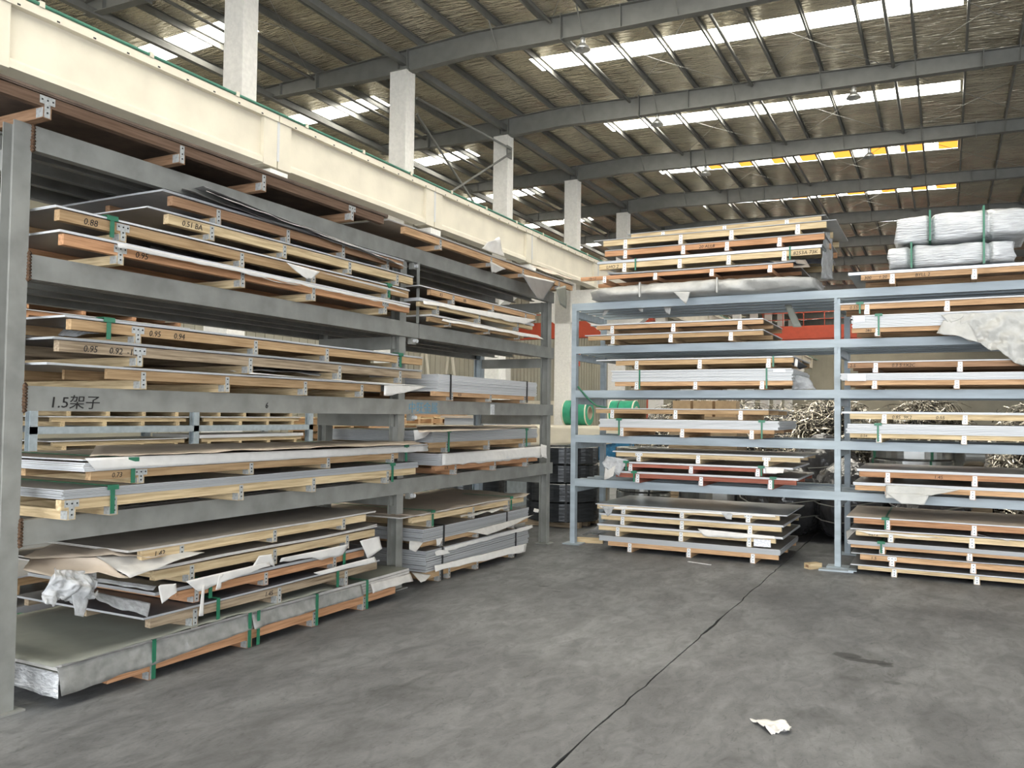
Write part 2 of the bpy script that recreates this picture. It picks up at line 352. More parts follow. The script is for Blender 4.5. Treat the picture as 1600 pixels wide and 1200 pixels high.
# columns of the left row, each with its double corbel
ORDN = ['first', 'second', 'third', 'fourth', 'fifth', 'sixth', 'seventh', 'eighth', 'ninth', 'tenth', 'eleventh', 'twelfth', 'thirteenth']
ordn = ['nearest', 'second', 'third', 'fourth', 'fifth']
CY = [Y0C+PITCH*k for k in range(-3, 14)]
cb = None
for i, y in enumerate(CY):
    k = i-3
    if k < 0 or k > 12: continue
    if k < 5: lab, g = '%s white square concrete column from the left, behind the cream girder' % ORDN[k], 'white columns carrying the roof beams'
    else: lab, g = '%s concrete column from the left, far down the hall behind the right rack' % ORDN[k], 'far pale columns'
    o = empty('concrete_column', (-13.25, y, 0), 0, lab, 'column', g)
    if cb is None:
        a = MB().box(-.27, .27, -.2, .22, 6.5, 10.93).mesh('shaft', CREAMW)
        s = MB().box(-.62, .05, -.24, .26, 0, 6.5).mesh('lower_shaft', CREAMW)
        c = MB().prism([(-.62, 5.2), (.05, 5.2), (1.15, 6.0), (1.15, 6.5), (-1.75, 6.5), (-1.75, 6.0)], -.24, .26, 'y'); c = c.mesh('corbel', CREAMW)
        d = MB().box(-.3, .3, -.22, .24, 10.93, 10.96).mesh('cap_plate', STEEL_T); cb = (a, s, c, d)
    for me in cb: place(me, me.name, o)
# crane girder segments
gs = None
for i, y in enumerate(CY):
    k = i-3
    if k < -2 or k > 12: continue
    g = 'cream concrete crane girder spans'
    lab = {-1: 'cream crane girder span at the upper left edge', 0: 'cream crane girder span behind the near end of the left rack', 1: 'cream crane girder span behind the far bay of the left rack',
           2: 'cream crane girder span ending above the corner between the two racks'}.get(k, 'far cream crane girder span, %s from the nearest, beyond the racks' % ('last' if k == 12 else 'next to last' if k == 11 else ORDN[k+1]))
    o = empty('crane_girder', (-12.3, y, 6.58), 0, lab, 'girder', g)
    if gs is None:
        L_ = PITCH-.03
        a = MB().box(-.06, .08, .2, L_-.2, .10, .98).mesh('web', CREAM)
        b = MB().box(-.25, .20, 0, L_, .93, 1.06).mesh('top_flange', CREAM)
        c = MB().prism([(-.2, 0), (.16, 0), (.16, .10), (.08, .17), (-.06, .17), (-.2, .10)], 0, L_, 'y').mesh('bottom_flange', CREAM)
        d1 = MB().box(-.2, .17, 0, .38, -.02, .95).mesh('end_block', CREAM); d2 = MB().box(-.2, .17, L_-.38, L_, -.02, .95).mesh('end_block', CREAM)
        h = MB()
        for q in range(9): h.box(.195, .203, .45+q*.62, .50+q*.62, .945, .97)
        gs = (a, b, c, d1, d2, MB().box(-.2, .178, -.035, .03, .12, .93).mesh('joint_grout', WHITE)); hm = h.mesh('bolt_hole', DARK)
    for me in gs: place(me, me.name, o)
    tag(place(hm, 'bolt_hole', o), kind='stuff')
rl = empty('crane_rail', (-12.3, YF_, 7.64), 0, 'dark crane rail with green conduit running along the cream girder', 'rail')
MB().prism([(-.09, 0), (.09, 0), (.09, .02), (.02, .04), (.02, .1), (.035, .12), (.035, .15), (-.035, .15), (-.035, .12), (-.02, .1), (-.02, .04), (-.09, .02)], 0, YB_-YF_, 'y').build('rail', STEEL_T, rl)
MB().tube([(.19, 0, .045), (.19, YB_-YF_, .045)], .028, 8).build('green_conduit', GREENP, rl, True)
MB().tube([(.15, 0, .012), (.15, YB_-YF_, .012)], .018, 6).build('cable', CREAM, rl, True)
cm = MB().box(.12, .225, -.04, .04, 0, .09).mesh('conduit_clip', CREAM)
for q in range(50): place(cm, 'conduit_clip', rl, (0, 2+q*1.97, 0))
# pipe cross bracing between the second and third column
o = empty('cross_brace', (-12.9, 18.83, 10.4), 0, 'thin steel pipe cross bracing between the second and third white columns', 'brace')
for (a, b) in (((0, .2, -.15), (0, 5.8, .05)), ((0, .2, -.6), (0, 5.8, -3.6)), ((0, 5.8, -.1), (0, .2, -3.4))):
    MB().tube([a, b], .035, 8).build('brace_pipe', STEEL_T, o, True)
MB().box(-.08, -.05, 5.65, 6.0, -.25, .15).build('gusset_plate', STEEL_T, o)
# pendant lamps
lm = None
for (x, yi, lab) in ((-7.9, 4, 'high bay lamp hanging under the roof beam at top centre, left of the others'), (-7.88, 5, 'high bay lamp in front of the second skylight row, left one'), (-2.25, 5, 'high bay lamp in front of the second skylight row, right one'),
                   (-7.9, 6, 'small far high bay lamp at the left end of the orange skylight row'), (-2.3, 6, 'small far high bay lamp amid the orange skylight row'), (-2.3, 10, 'tiny high bay lamp seen just above the right rack')):
    y = RAFY[yi]; z = rbot(x)+.02
    o = empty('high_bay_lamp', (x, y, z), 0, lab, 'lamp', 'high bay lamps under the roof beams')
    if lm is None:
        def lathe(prof, seg=20):
            b = MB()
            for (r, zz) in prof:
                for k in range(seg): t = 2*math.pi*k/seg; b.v.append((r*math.cos(t), r*math.sin(t), zz))
            for i in range(len(prof)-1):
                for k in range(seg): j = (k+1) % seg; b.f.append((i*seg+k, i*seg+j, (i+1)*seg+j, (i+1)*seg+k)); b.m.append(0)
            return b
        lm = (lathe([(.02, 0), (.02, -.06)], 8).mesh('hook', STEEL_T), lathe([(.02, -.04), (.06, -.06), (.065, -.18), (.05, -.20)]).mesh('ballast', LAMPM, True),
              lathe([(.05, -.19), (.08, -.21), (.15, -.28), (.20, -.36), (.195, -.36), (.145, -.28), (.07, -.215)]).mesh('reflector', LAMPM, True), lathe([(.001, -.24), (.04, -.26), (.045, -.30), (.001, -.34)], 12).mesh('bulb', WHITE, True))
    for me in lm: place(me, me.name, o)
# red overhead crane far away
o = empty('overhead_crane', (0, 64.5, 7.35), 0, 'orange red overhead crane bridge crossing the hall far behind the racks', 'crane')
MB().box(-12.4, 16, -.25, .25, 0, .95).build('bridge_girder', RED, o); MB().box(-12.4, 16, 1.9, 2.4, 0, .95).build('bridge_girder', RED, o)
rg = MB()
for i in range(20): rg.box(-12.2+i*1.45, -12.15+i*1.45, -.3, -.26, .95, 1.95)
rg.box(-12.3, 16, -.3, -.26, 1.9, 1.95).box(-12.3, 16, -.3, -.26, 1.4, 1.44); rg.build('railing', RED, o)
MB().box(-12.6, -11.9, -1.5, 3.6, .3, .9).build('end_truck', RED, o); MB().box(-3.2, -1.6, .2, 2, .95, 1.7).build('trolley', RED, o)

o = empty('overhead_crane', (-18.9, 44, 5.95), 0, 'orange red crane bridge in the left aisle seen between the two racks', 'crane')
MB().box(-4.9, 4.8, -.25, .25, 0, .92).build('bridge_girder', RED, o); MB().box(-1.2, -.2, .26, 1.2, .2, .8).build('hoist', RED, o); MB().box(-4.9, 4.8, .0, .04, 1.4, 1.44).build('handrail', RED, o)
MB().box(-4.9, -4.5, -.9, 1.4, .2, .8).build('end_truck', RED, o); MB().box(4.4, 4.8, -.9, 1.4, .2, .8).build('end_truck', RED, o)
for x in (-4.85, 4.45): MB().box(x, x+.3, -.2, .2, -5.95, .2).build('support_leg', RED, o)
# ------------------------------------------------------------------ the two racks
XF = -4.38
LZ = [1.0, 1.72, 2.43, 3.13]; LH = .135
lr = empty('storage_rack', (XF, 2.69, 0), 0, 'grey green steel rack along the left side, two bays and four shelf levels', 'rack')
def lp(name, b, mt=STEEL_L, smooth=False):
    b.v = [(x-XF, y-2.69, z) for (x, y, z) in b.v]; return b.build(name, mt, lr, smooth)
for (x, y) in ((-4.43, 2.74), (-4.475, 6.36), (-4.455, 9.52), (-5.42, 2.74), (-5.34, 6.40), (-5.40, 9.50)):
    lp('post', MB().prism(hprof(x, y, .10, .10), .01, 3.0 if x < -4.44 else 3.13, 'z'), STEEL_R if (x < -5 and y > 9) else STEEL_L)  # far rear post in bluer steel: blue light put into its colour
    lp('base_plate', MB().box(x-.09, x+.09, y-.09, y+.09, 0, .01))
for z in LZ:
    fr = [(XF+.0-p, z-LH+q) for (p, q) in chan(LH, .06, .008)]
    j = 6.56 if z == 2.43 else 9.6
    lp('shelf_beam', MB().prism(fr, 2.795, j-.006, 'y'))
    if z == 2.43: lp('shelf_beam', MB().prism(fr, j+.006, 9.6, 'y'))
    for x in (-4.66, -4.92, -5.18):
        lp('inner_beam', MB().prism([(x+p, z-.012-.10+q) for (p, q) in chan(.10, .05, .007)], 2.75, 9.5, 'y'))
    lp('rear_beam', MB().prism([(-5.45+p, z-LH+q) for (p, q) in chan(LH, .06, .008)], 2.7, 9.55, 'y'))
    for y in (2.72, 6.33, 9.48):
        lp('cross_beam', MB().box(-5.38, -4.49, y, y+.045, z-.25, z-.135))
    for y in (6.47,):
        lp('gusset', MB().box(-4.445, -4.40, y, y+.07, z-LH-.06, z-LH-.0))
        lp('bolt', MB().tube([(-4.43, y+.035, z-LH-.03), (-4.36, y+.035, z-LH-.03)], .018, 8), GALV)
    wb_ = MB(); rw = random.Random(int(z*100))
    for k in range(9):
        a, r = z-LH-.005+k*.017, .011+.004*rw.random(); wb_.tube([(XF-.01, 2.79, a), (XF+.006, 2.80, a+.012)], r, 6)
    lp('weld', wb_, RUST, True)
lp('angle_upright', MB().prism([(-4.375, 6.50), (-4.345, 6.50), (-4.345, 6.505), (-4.37, 6.505), (-4.37, 6.53), (-4.375, 6.53)], 2.43, 3.0, 'z'))
lp('bolt_plate', MB().box(XF, XF+.004, 7.96, 8.05, 1.59, 1.70), GALV)
t = text('1.5架子', lr, (.003, 2.93-2.69, 1.605), (R(90), 0, R(90)), .085, INK, shear=.1); t.scale = (1.15, 1, 1)
text('6', lr, (.003, 4.58-2.69, 1.62), (R(90), 0, R(90)), .06, INK)
t = text('中旺金属', lr, (.003, 6.40-2.69, 1.605), (R(90), 0, R(90)), .115, BLUEINK, shear=0, label='faded blue stencilled company characters'); t.scale = (1.1, 1, 1)
YP = 9.63
RZ = [.81, 1.35, 1.90, 2.445, 2.98]; RH = .09
rr = empty('storage_rack', (-4.15, YP, 0), 0, 'blue grey steel rack across the far side, five shelf levels', 'rack')
def rp(name, b, mt=STEEL_R, smooth=False):
    b.v = [(x+4.15, y-YP, z) for (x, y, z) in b.v]; return b.build(name, mt, rr, smooth)
for x in (-4.122, -1.045, 2.02, 5.1):
    for y in (YP+.05, 10.66):
        rp('post', MB().box(x-.031, x+.031, y-.048, y+.03, .012, 2.98 if y < 10 and x < -4 else 2.885))
        rp('base_plate', MB().box(x-.11, x+.11, y-.1, y+.1, 0, .012))
    for z in RZ:
        rp('cross_beam', MB().box(x-.022, x+.022, YP+.105, 10.6, z-.17, z-.09))
        if x > -4 and z < 3: rp('gusset', MB().box(x-.03, x+.0, YP-.008, YP+.002, z-.15, z-.09))
for z in RZ:
    a0 = -4.091
    rp('shelf_beam', MB().prism([(YP-.01+p, z-RH+q) for (p, q) in chan(RH, .05, .007)], a0, 5.2, 'x'))
    for y in (9.87, 10.12, 10.37):
        rp('inner_beam', MB().prism([(y+p, z-.012-.075+q) for (p, q) in chan(.075, .06, .006)], -4.13, 5.2, 'x'))
    rp('rear_beam', MB().prism([(10.72-p, z-RH+q) for (p, q) in chan(RH, .05, .007)], -4.15, 5.2, 'x'))

# ------------------------------------------------------------------ sheet bundles
mcache = {}
def cached(key, fn):
    if key not in mcache: mcache[key] = fn()
    return mcache[key]
def slab(x0, x1, y0, y1, z0, t, amp, seed, nx=16, ny=4, curl=0):
    b = MB(); V = []
    def wv(x, y):
        s = (x-x0)/(x1-x0)
        return amp*(1+noise.noise(Vector((x*1.6+seed, y*1.2, seed*.3))))+curl*(max(0, .12-s)/.12)**2+curl*(max(0, s-.9)/.1)**2*.6
    for top in (0, 1):
        for j in range(ny+1):
            for i in range(nx+1):
                x = x0+(x1-x0)*i/nx; y = y0+(y1-y0)*j/ny; b.v.append((x, y, z0+wv(x, y)+top*t))
    N = (nx+1)*(ny+1)
    for j in range(ny):
        for i in range(nx):
            a = j*(nx+1)+i; b.f += [(a, a+nx+1, a+nx+2, a+1), (N+a, N+a+1, N+a+nx+2, N+a+nx+1)]; b.m += [2, 0]
    for i in range(nx):
        b.f += [(i, i+1, N+i+1, N+i), ((ny)*(nx+1)+i+1, ny*(nx+1)+i, N+ny*(nx+1)+i, N+ny*(nx+1)+i+1)]; b.m += [1, 1]
    for j in range(ny):
        a = j*(nx+1); c = a+nx; b.f += [(a+nx+1, a, N+a, N+a+nx+1), (c, c+nx+1, N+c+nx+1, N+c)]; b.m += [1, 1]
    return b
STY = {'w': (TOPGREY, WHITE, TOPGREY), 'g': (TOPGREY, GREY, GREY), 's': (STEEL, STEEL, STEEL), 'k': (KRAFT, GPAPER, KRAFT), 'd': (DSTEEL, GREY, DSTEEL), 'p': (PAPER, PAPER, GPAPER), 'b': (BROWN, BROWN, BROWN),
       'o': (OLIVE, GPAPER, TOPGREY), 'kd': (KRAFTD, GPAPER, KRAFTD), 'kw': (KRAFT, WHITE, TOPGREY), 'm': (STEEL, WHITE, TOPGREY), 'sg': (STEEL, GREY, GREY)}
LG, RG = 'sheet metal bundles on the left rack', 'sheet metal bundles on the right rack'
BN = {}
HEADS = ('L1a', 'L1b', 'L3b', 'L2c', 'B1B', 'FC', '3A', 'Q5A', 'Q3A', 'Q5B', 'Q1E', 'Q1C', '2A', '2B')
def bundle(key, label, side, a0, a1, front, zb, zr0, zr1, T, style, bear, wd='tan', sh=(.02, .02), fo=-.008, W=1.2, layers=None, straps=(), tee=(0,), txt=None, amp=.003, curl=0, bw=None, smat=GREEN, bear_h=None, yaw=0, rails=(0, .5, 1), rt=.045):
    """side L: length runs along world +Y, front faces +X; side R: length along +X, front faces -Y"""
    seed = (sum(ord(ch)*(i+3) for i, ch in enumerate(key)) % 97)*1.37; rn = random.Random(int(seed*10))
    if side == 'L': e = empty('sheet_bundle', (front, a0, zb), R(90)+yaw, label, 'metal sheets', LG)
    else: e = empty('sheet_bundle', (a0, front, zb), yaw, label, 'metal sheets', RG)
    BN[key] = e
    L = a1-a0; h0, h1 = zr0-zb, zr1-zb; wx, wy = WD[wd]; wy = WD[bw or wd][1]
    for yv in rails:
        y = yv*(W-rt); me = cached(('rail', round(L, 2), round(h1-h0, 3), wd, rt), lambda: MB().box(0, L, 0, rt, 0, h1-h0).mesh('rail', wx)); place(me, 'rail', e, (0, y, h0))
    for k, bx in enumerate(bear):
        x = bx-a0; wdt = .05
        me = cached(('bearer', round(h0, 3), W, bw or wd), lambda: MB().box(-wdt/2, wdt/2, 0, W, 0, h0).mesh('bearer', wy)); place(me, 'bearer', e, (x, 0, 0))
        T_ = k in tee
        def br():
            q_ = .016 if side == 'L' else .02
            b = MB().box(-q_, q_, -.003, 0, .004, h1*.94)
            if T_: b.box(-.042, .042, -.0035, 0, h0+(h1-h0)*.25, h1*.97)
            for zz in (.25, .5, .8): b.box(-.004, .004, -.006, -.002, h1*zz-.004, h1*zz+.004, 1)
            if T_:
                for xx in (-.03, .03): b.box(xx-.004, xx+.004, -.006, -.002, h1*.8-.004, h1*.8+.004, 1)
            b.box(-.028, -.024, -.003, .05, .004, h0*.9)
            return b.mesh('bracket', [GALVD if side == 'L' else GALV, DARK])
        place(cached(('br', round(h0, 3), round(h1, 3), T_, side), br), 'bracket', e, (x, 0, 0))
    n = layers or max(1, min(12, int(round(T/.008)))); t = T/n; top, edge, bot = STY[style]
    for k in range(n):
        j = (.007 if n > 4 else .004) if n > 1 else 0; dx = rn.uniform(-j, j)*1.5; dy = rn.uniform(-j, j)*.8
        last = k == n-1
        b = slab(-sh[0]+dx, L+sh[1]+dx, fo+dy, W+.01+dy, h1+k*t, t*((.86 if n > 4 else .95) if n > 1 else 1), amp, seed, 18 if amp > .004 else 12, 4, curl*(k+1)/n if not curl or n < 4 else (curl if last else 0))
        b.build('sheet', [top, edge, bot], e, amp > 0 and False)
    zt = h1+T+2*amp
    for s in straps:
        x = s-a0; wd_ = .028
        hd = key in HEADS; wd_ = .026 if side == 'L' else .018; f0_ = fo; fo = fo-(.03 if key == 'F0' else 0)
        b = MB().box(x-wd_/2, x+wd_/2, fo-.009, fo-.004, h0*.2, zt+.002).box(x-wd_/2, x+wd_/2, fo-.009, W+.02, zt+.001, zt+.004)
        if hd: b.box(x-.036, x+.036, fo-.012, fo-.009, zt-.02, zt+.003).box(x-.036, x+.036, fo-.012, .05, zt+.004, zt+.007)
        fo = f0_; b.build('strap', smat, e)
    if txt:
        for (s, p) in (txt if isinstance(txt, list) else [txt]):
            text(s, e, (p-a0, -.0015, h0+.008), (R(90), 0, 0), (h1-h0)*.85, INK)
    return e
def B(*a, **k): return bundle(*a, **k)
# left rack, near bay, shelf by shelf from the top
B('T1', 'dark rusty sheet bundle on the very top of the left rack, near bay', 'L', 1.9, 5.76, -4.22, 3.13, 3.19, 3.25, .022, 'b', (2.765, 3.648, 4.354, 5.333), 'dark', (.02, .05), bw='brown', tee=(0, 3), amp=.006, layers=3)
B('T2', "orange wood bundle on top of the left rack's far bay, grey paper hanging under it", 'L', 6.07, 9.80, -4.22, 3.13, 3.175, 3.235, .012, 'k', (6.658, 7.648, 8.388, 9.38), 'fresh', (.25, .02), tee=(), amp=.006, layers=2)
B('L3a', 'orange wood bundle lowest on the near bay top shelf, 0.95 written on it', 'L', 2.88, 6.16, -4.22, 2.43, 2.482, 2.543, .014, 'w', (3.23, 4.176, 4.894, 5.803), 'orange', (.03, 0), txt=('0.95', 3.33), bw='pale', tee=(0, 3), amp=.004, layers=2)
B('L3b', 'tan bundle second from below on the near bay top shelf, 0.88 written on it', 'L', 2.86, 6.16, -4.23, 2.567, 2.612, 2.672, .012, 'kw', (3.251, 4.176, 4.901, 5.849), 'tan', (.03, 0), straps=(3.17, 5.85), txt=('0.88', 3.0), tee=(0,), bw='pale', amp=.004, layers=2)
B('L3c', 'pale wood bundle marked 0.51 BA on the near bay top shelf', 'L', 3.56, 6.21, -4.22, 2.697, 2.738, 2.797, .010, 'w', (3.901, 4.574, 5.317, 5.97), 'pale', (.16, 0), txt=('0.51 BA', 3.66), tee=(), amp=.005, layers=2)
B('L3d', 'brown wood bundle topmost on the near bay top shelf, a grey sheet draped over it', 'L', 3.61, 6.10, -4.25, 2.82, 2.865, 2.925, .014, 'g', (3.981, 4.64, 5.269, 5.867), 'brown', (.08, 0), tee=(), bw='tan', amp=.007, layers=2)
B('L2a', 'bundle on tall board ends, lowest on the near bay middle shelf above 1.5架子', 'L', 3.19, 5.80, -4.25, 1.72, 1.772, 1.829, .012, 'w', (3.434, 4.091, 4.858, 5.54), 'tan', (.37, .3), rt=.022, bw='pale', rails=(0, .32, .64, 1), tee=(), amp=.004, layers=2)
B('L2b', 'pale wood bundle with faint figures, middle one of the near bay middle shelf', 'L', 2.86, 6.34, -4.20, 1.85, 1.905, 1.965, .014, 'd', (3.363, 4.246, 5.191, 6.008), 'old', (.04, 0), txt=[('0.95', 3.0), ('0.92  -1.2', 3.16)], bw='pale', amp=.004, layers=2)
B('L2c', 'orange bundle marked 0.94, topmost on the near bay middle shelf', 'L', 2.94, 6.38, -4.22, 1.985, 2.03, 2.088, .012, 'kw', (3.363, 4.312, 5.062, 6.008), 'tan', (.04, 0), straps=(3.16, 6.02), txt=[('0.95', 3.44), ('0.94', 3.62)], bw='pale', amp=.005, layers=2)
B('L1a', 'thick grey edged bundle lowest on the near bay bottom shelf, pale wood under it', 'L', 2.90, 6.27, -4.20, 1.0, 1.055, 1.110, .052, 'g', (2.96, 3.222, 4.188, 4.915, 5.849), 'pale', (.0, .02), layers=6, straps=(3.2, 5.9), amp=.002)
B('L1b', 'white edged bundle topped with brown paper on the near bay bottom shelf', 'L', 3.07, 6.0, -4.20, 1.167, 1.205, 1.252, .060, 'kw', (3.394, 4.276, 5.077, 5.914), 'tan', (.05, .45), layers=6, straps=(3.33, 6.1), txt=('0.73', 3.2), bw='pale', amp=.003, curl=.01)
B('F0', 'long floor stack under olive grey paper with plastic wrapped side, nearest to the viewer', 'L', 3.21, 5.99, -4.20, 0, .055, .115, .115, 'o', (3.511, 4.294, 4.951, 5.557), 'orange', (.27, .22), fo=.01, W=1.25, layers=5, straps=(3.50, 4.27, 4.35, 4.95, 5.56), amp=.004, tee=())
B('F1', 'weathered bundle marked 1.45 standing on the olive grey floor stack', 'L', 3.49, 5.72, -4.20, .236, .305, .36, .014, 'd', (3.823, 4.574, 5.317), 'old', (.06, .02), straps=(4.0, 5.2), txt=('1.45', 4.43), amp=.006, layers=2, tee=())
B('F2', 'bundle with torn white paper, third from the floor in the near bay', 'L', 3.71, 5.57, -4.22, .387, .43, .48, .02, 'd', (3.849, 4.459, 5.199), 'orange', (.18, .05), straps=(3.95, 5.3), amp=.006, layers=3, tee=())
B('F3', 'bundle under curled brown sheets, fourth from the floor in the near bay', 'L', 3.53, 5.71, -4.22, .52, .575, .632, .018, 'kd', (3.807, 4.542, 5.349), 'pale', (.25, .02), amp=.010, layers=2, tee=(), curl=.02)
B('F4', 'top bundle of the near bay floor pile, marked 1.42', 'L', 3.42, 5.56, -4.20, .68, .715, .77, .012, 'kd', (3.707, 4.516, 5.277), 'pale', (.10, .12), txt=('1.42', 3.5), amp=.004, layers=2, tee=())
# left rack, far bay
B('B3A', 'lowest bundle on the far bay top shelf of the left rack, draped in white paper', 'L', 6.56, 8.50, -4.26, 2.43, 2.452, 2.495, .016, 'p', (6.91, 7.689, 8.388), 'tan', (.0, .35), amp=.006, layers=2, tee=())
B('B3B', "middle bundle on the far bay top shelf, white sheets on pale wood", 'L', 6.39, 8.73, -4.26, 2.523, 2.575, 2.615, .03, 'w', (6.691, 7.485, 8.356), 'pale', (.02, .02), amp=.004, layers=3, tee=())
B('B3C', 'uppermost bundle on the left far bay top shelf, marked 8.5', 'L', 6.57, 8.80, -4.26, 2.655, 2.70, 2.75, .010, 'w', (6.969, 7.773, 8.549), 'fresh', (.2, .02), txt=[('8.5', 6.72), ('185', 7.15)], amp=.004, layers=2, tee=())
B('B2', 'very thick white layered bundle above the blue characters, marked 0.55', 'L', 6.65, 8.80, -4.26, 1.72, 1.76, 1.803, .165, 'w', (6.969, 7.745, 8.549), 'fresh', (-.05, .04), layers=11, straps=(6.92, 8.58), txt=('0.55', 7.08), amp=.001, tee=(), smat=BLACK)
B('B1A', 'paper wrapped thick bundle lowest on the far bay bottom shelf of the left rack', 'L', 6.69, 8.90, -4.26, 1.0, 1.055, 1.10, .115, 'w', (7.053, 7.859, 8.632), 'orange', (-.05, .05), layers=7, amp=.002, tee=(), txt=('0.75', 6.85))
B('B1B', "thick grey bundle topped with brown board, left rack's far bay bottom shelf", 'L', 6.57, 8.87, -4.26, 1.22, 1.272, 1.322, .11, 'g', (6.886, 7.717, 8.533), 'tan', (-.05, .0), layers=7, straps=(6.9, 8.58), amp=.001, tee=())
B('FA', 'tall grey block of sheets lowest in the far bay of the left rack', 'L', 6.55, 8.60, -4.30, 0, .055, .12, .20, 'g', (6.863, 7.029, 7.58, 8.388), 'tan', (-.05, .15), layers=10, straps=(6.88, 8.42), amp=.001, tee=(), smat=BLACK)
B('FB', 'grey block with bright end, middle one of the far bay floor pile', 'L', 6.52, 8.74, -4.30, .323, .365, .405, .12, 'g', (6.898, 7.58, 8.388), 'tan', (-.02, .0), layers=7, straps=(6.9, 8.2), amp=.001, tee=(), smat=BLACK)
B('FC', 'brown paper topped bundle highest in the far bay floor pile', 'L', 6.38, 8.63, -4.30, .528, .60, .65, .012, 'k', (6.714, 7.485, 8.262), 'pale', (.2, .05), straps=(6.7, 8.3), amp=.01, layers=2, tee=())
# right rack, left bay
B('1A', 'grey bundle lowest on the floor under the right rack, left bay', 'R', -3.57, -1.62, 9.42, 0, .06, .11, .062, 'g', (-3.3, -2.6, -1.89), 'fresh', (.11, .02), layers=4, amp=.001, tee=())
B('1B', 'second bundle up in the left floor pile of the right rack', 'R', -3.69, -1.65, 9.42, .174, .235, .285, .022, 'w', (-3.45, -2.69, -1.93), 'pale', (.01, .08), amp=.002, layers=3, tee=())
B('1C', 'third bundle up in the left floor pile of the right rack', 'R', -3.66, -1.59, 9.42, .311, .362, .412, .022, 'w', (-3.39, -2.68, -1.92), 'pale', (.02, .02), amp=.002, layers=3, tee=())
B('1D', 'top bundle of the left floor pile of the right rack with a shiny steel top', 'R', -3.71, -1.61, 9.42, .438, .485, .533, .012, 'm', (-3.38, -2.68, -1.94), 'pale', (.02, .08), tee=(0, 2), amp=.001, layers=2)
B('2A', 'lower red wood bundle on the bottom shelf of the right rack', 'R', -3.49, -1.44, 9.45, .81, .87, .918, .022, 'w', (-3.22, -2.47, -1.71), 'red', (.03, .02), straps=(-3.26, -1.68), amp=.002, layers=3, tee=())
B('2B', "upper red wood bundle on the right rack's bottom shelf, white label at its end", 'R', -3.60, -1.63, 9.43, .944, .995, 1.033, .02, 'w', (-3.3, -2.58, -1.84), 'red', (.03, .16), straps=(-3.35, -1.8), amp=.003, layers=2, tee=())
B('2C', 'pale wood bundle topmost on the bottom shelf of the right rack, left bay', 'R', -3.48, -1.40, 9.43, 1.06, 1.115, 1.162, .016, 'w', (-3.2, -2.5, -1.75), 'pale', (.04, .04), tee=(0, 2), amp=.002, layers=2)
B('3A', 'white layered bundle on tan wood, second shelf of the right rack, left bay', 'R', -3.70, -1.67, 9.45, 1.35, 1.415, 1.455, .10, 'w', (-3.42, -2.69, -1.91), 'fresh', (.0, .05), layers=6, straps=(-3.45, -1.8), amp=.001, tee=())
B('3B', 'thin bundle lying over the white layered one, second shelf of the right rack, left bay', 'R', -3.75, -1.73, 9.45, 1.56, 1.622, 1.67, .01, 'w', (-3.54, -2.77, -2.03), 'tan', (.0, .0), amp=.002, layers=2, tee=())
B('4A', 'white layered bundle on orange wood, third shelf of the right rack, left bay', 'R', -3.51, -1.48, 9.45, 1.90, 1.945, 1.995, .135, 'w', (-3.24, -2.54, -1.8), 'fresh', (.04, .0), layers=8, straps=(-3.2, -1.75), amp=.001, tee=())
B('4B', 'thin tan bundle lying over the white layered one, third shelf of the right rack', 'R', -3.50, -1.47, 9.45, 2.135, 2.19, 2.245, .014, 'w', (-3.24, -2.49, -1.73), 'tan', (.25, .0), straps=(-1.68,), amp=.003, layers=2, tee=())
B('5A', 'pale bundle lower of two on the fourth shelf of the right rack, left bay', 'R', -3.86, -1.79, 9.45, 2.445, 2.50, 2.548, .012, 'w', (-3.54, -2.83, -2.14), 'tan', (.04, .0), amp=.003, layers=2, tee=())
B('5B', 'orange bundle upper of two on the fourth shelf of the right rack, left bay', 'R', -3.75, -1.79, 9.45, 2.568, 2.625, 2.67, .014, 'w', (-3.55, -2.8, -2.04), 'fresh', (.08, .0), amp=.004, layers=2, tee=())
B('T1r', 'orange wood bundle lying over the tarpaulin bundle on top of the right rack', 'R', -3.95, -1.47, 9.42, 3.18, 3.225, 3.268, .014, 'd', (-3.64, -3.01, -2.35, -1.71), 'orange', (-.35, .02), amp=.006, layers=2, tee=(), txt=('18x L2', -3.85), curl=.02)
B('T2r', 'pale wood bundle with silver sheets, third up on top of the right rack', 'R', -3.71, -1.19, 9.42, 3.296, 3.345, 3.41, .030, 's', (-3.39, -2.72, -2.16, -1.56), 'pale', (.02, .02), straps=(-3.25, -1.5), amp=.003, layers=4, tee=(), txt=[('LHO 2', -3.62), ('8253A 73K', -1.47)])
B('T3r', 'reddish wood bundle second from top above the right rack', 'R', -3.64, -1.15, 9.42, 3.455, 3.50, 3.562, .008, 'g', (-3.38, -2.68, -2.18, -1.61), 'orange', (.0, .0), amp=.002, layers=1, tee=(), txt=('20 ALL8', -2.5))
B('T4r', 'pale wood bundle at the very top of the pile above the right rack', 'R', -3.66, -1.13, 9.42, 3.575, 3.625, 3.69, .008, 'g', (-3.38, -2.71, -2.13, -1.42), 'pale', (.12, .1), amp=.003, layers=1, tee=())
B('T5r', 'short pale bundle lying crooked on the topmost pile above the right rack', 'R', -3.38, -1.20, 9.62, 3.705, 3.74, 3.785, .006, 'g', (-2.98, -2.25, -1.56), 'pale', (.05, .05), amp=.003, layers=1, tee=(), W=1.0, yaw=-.02)
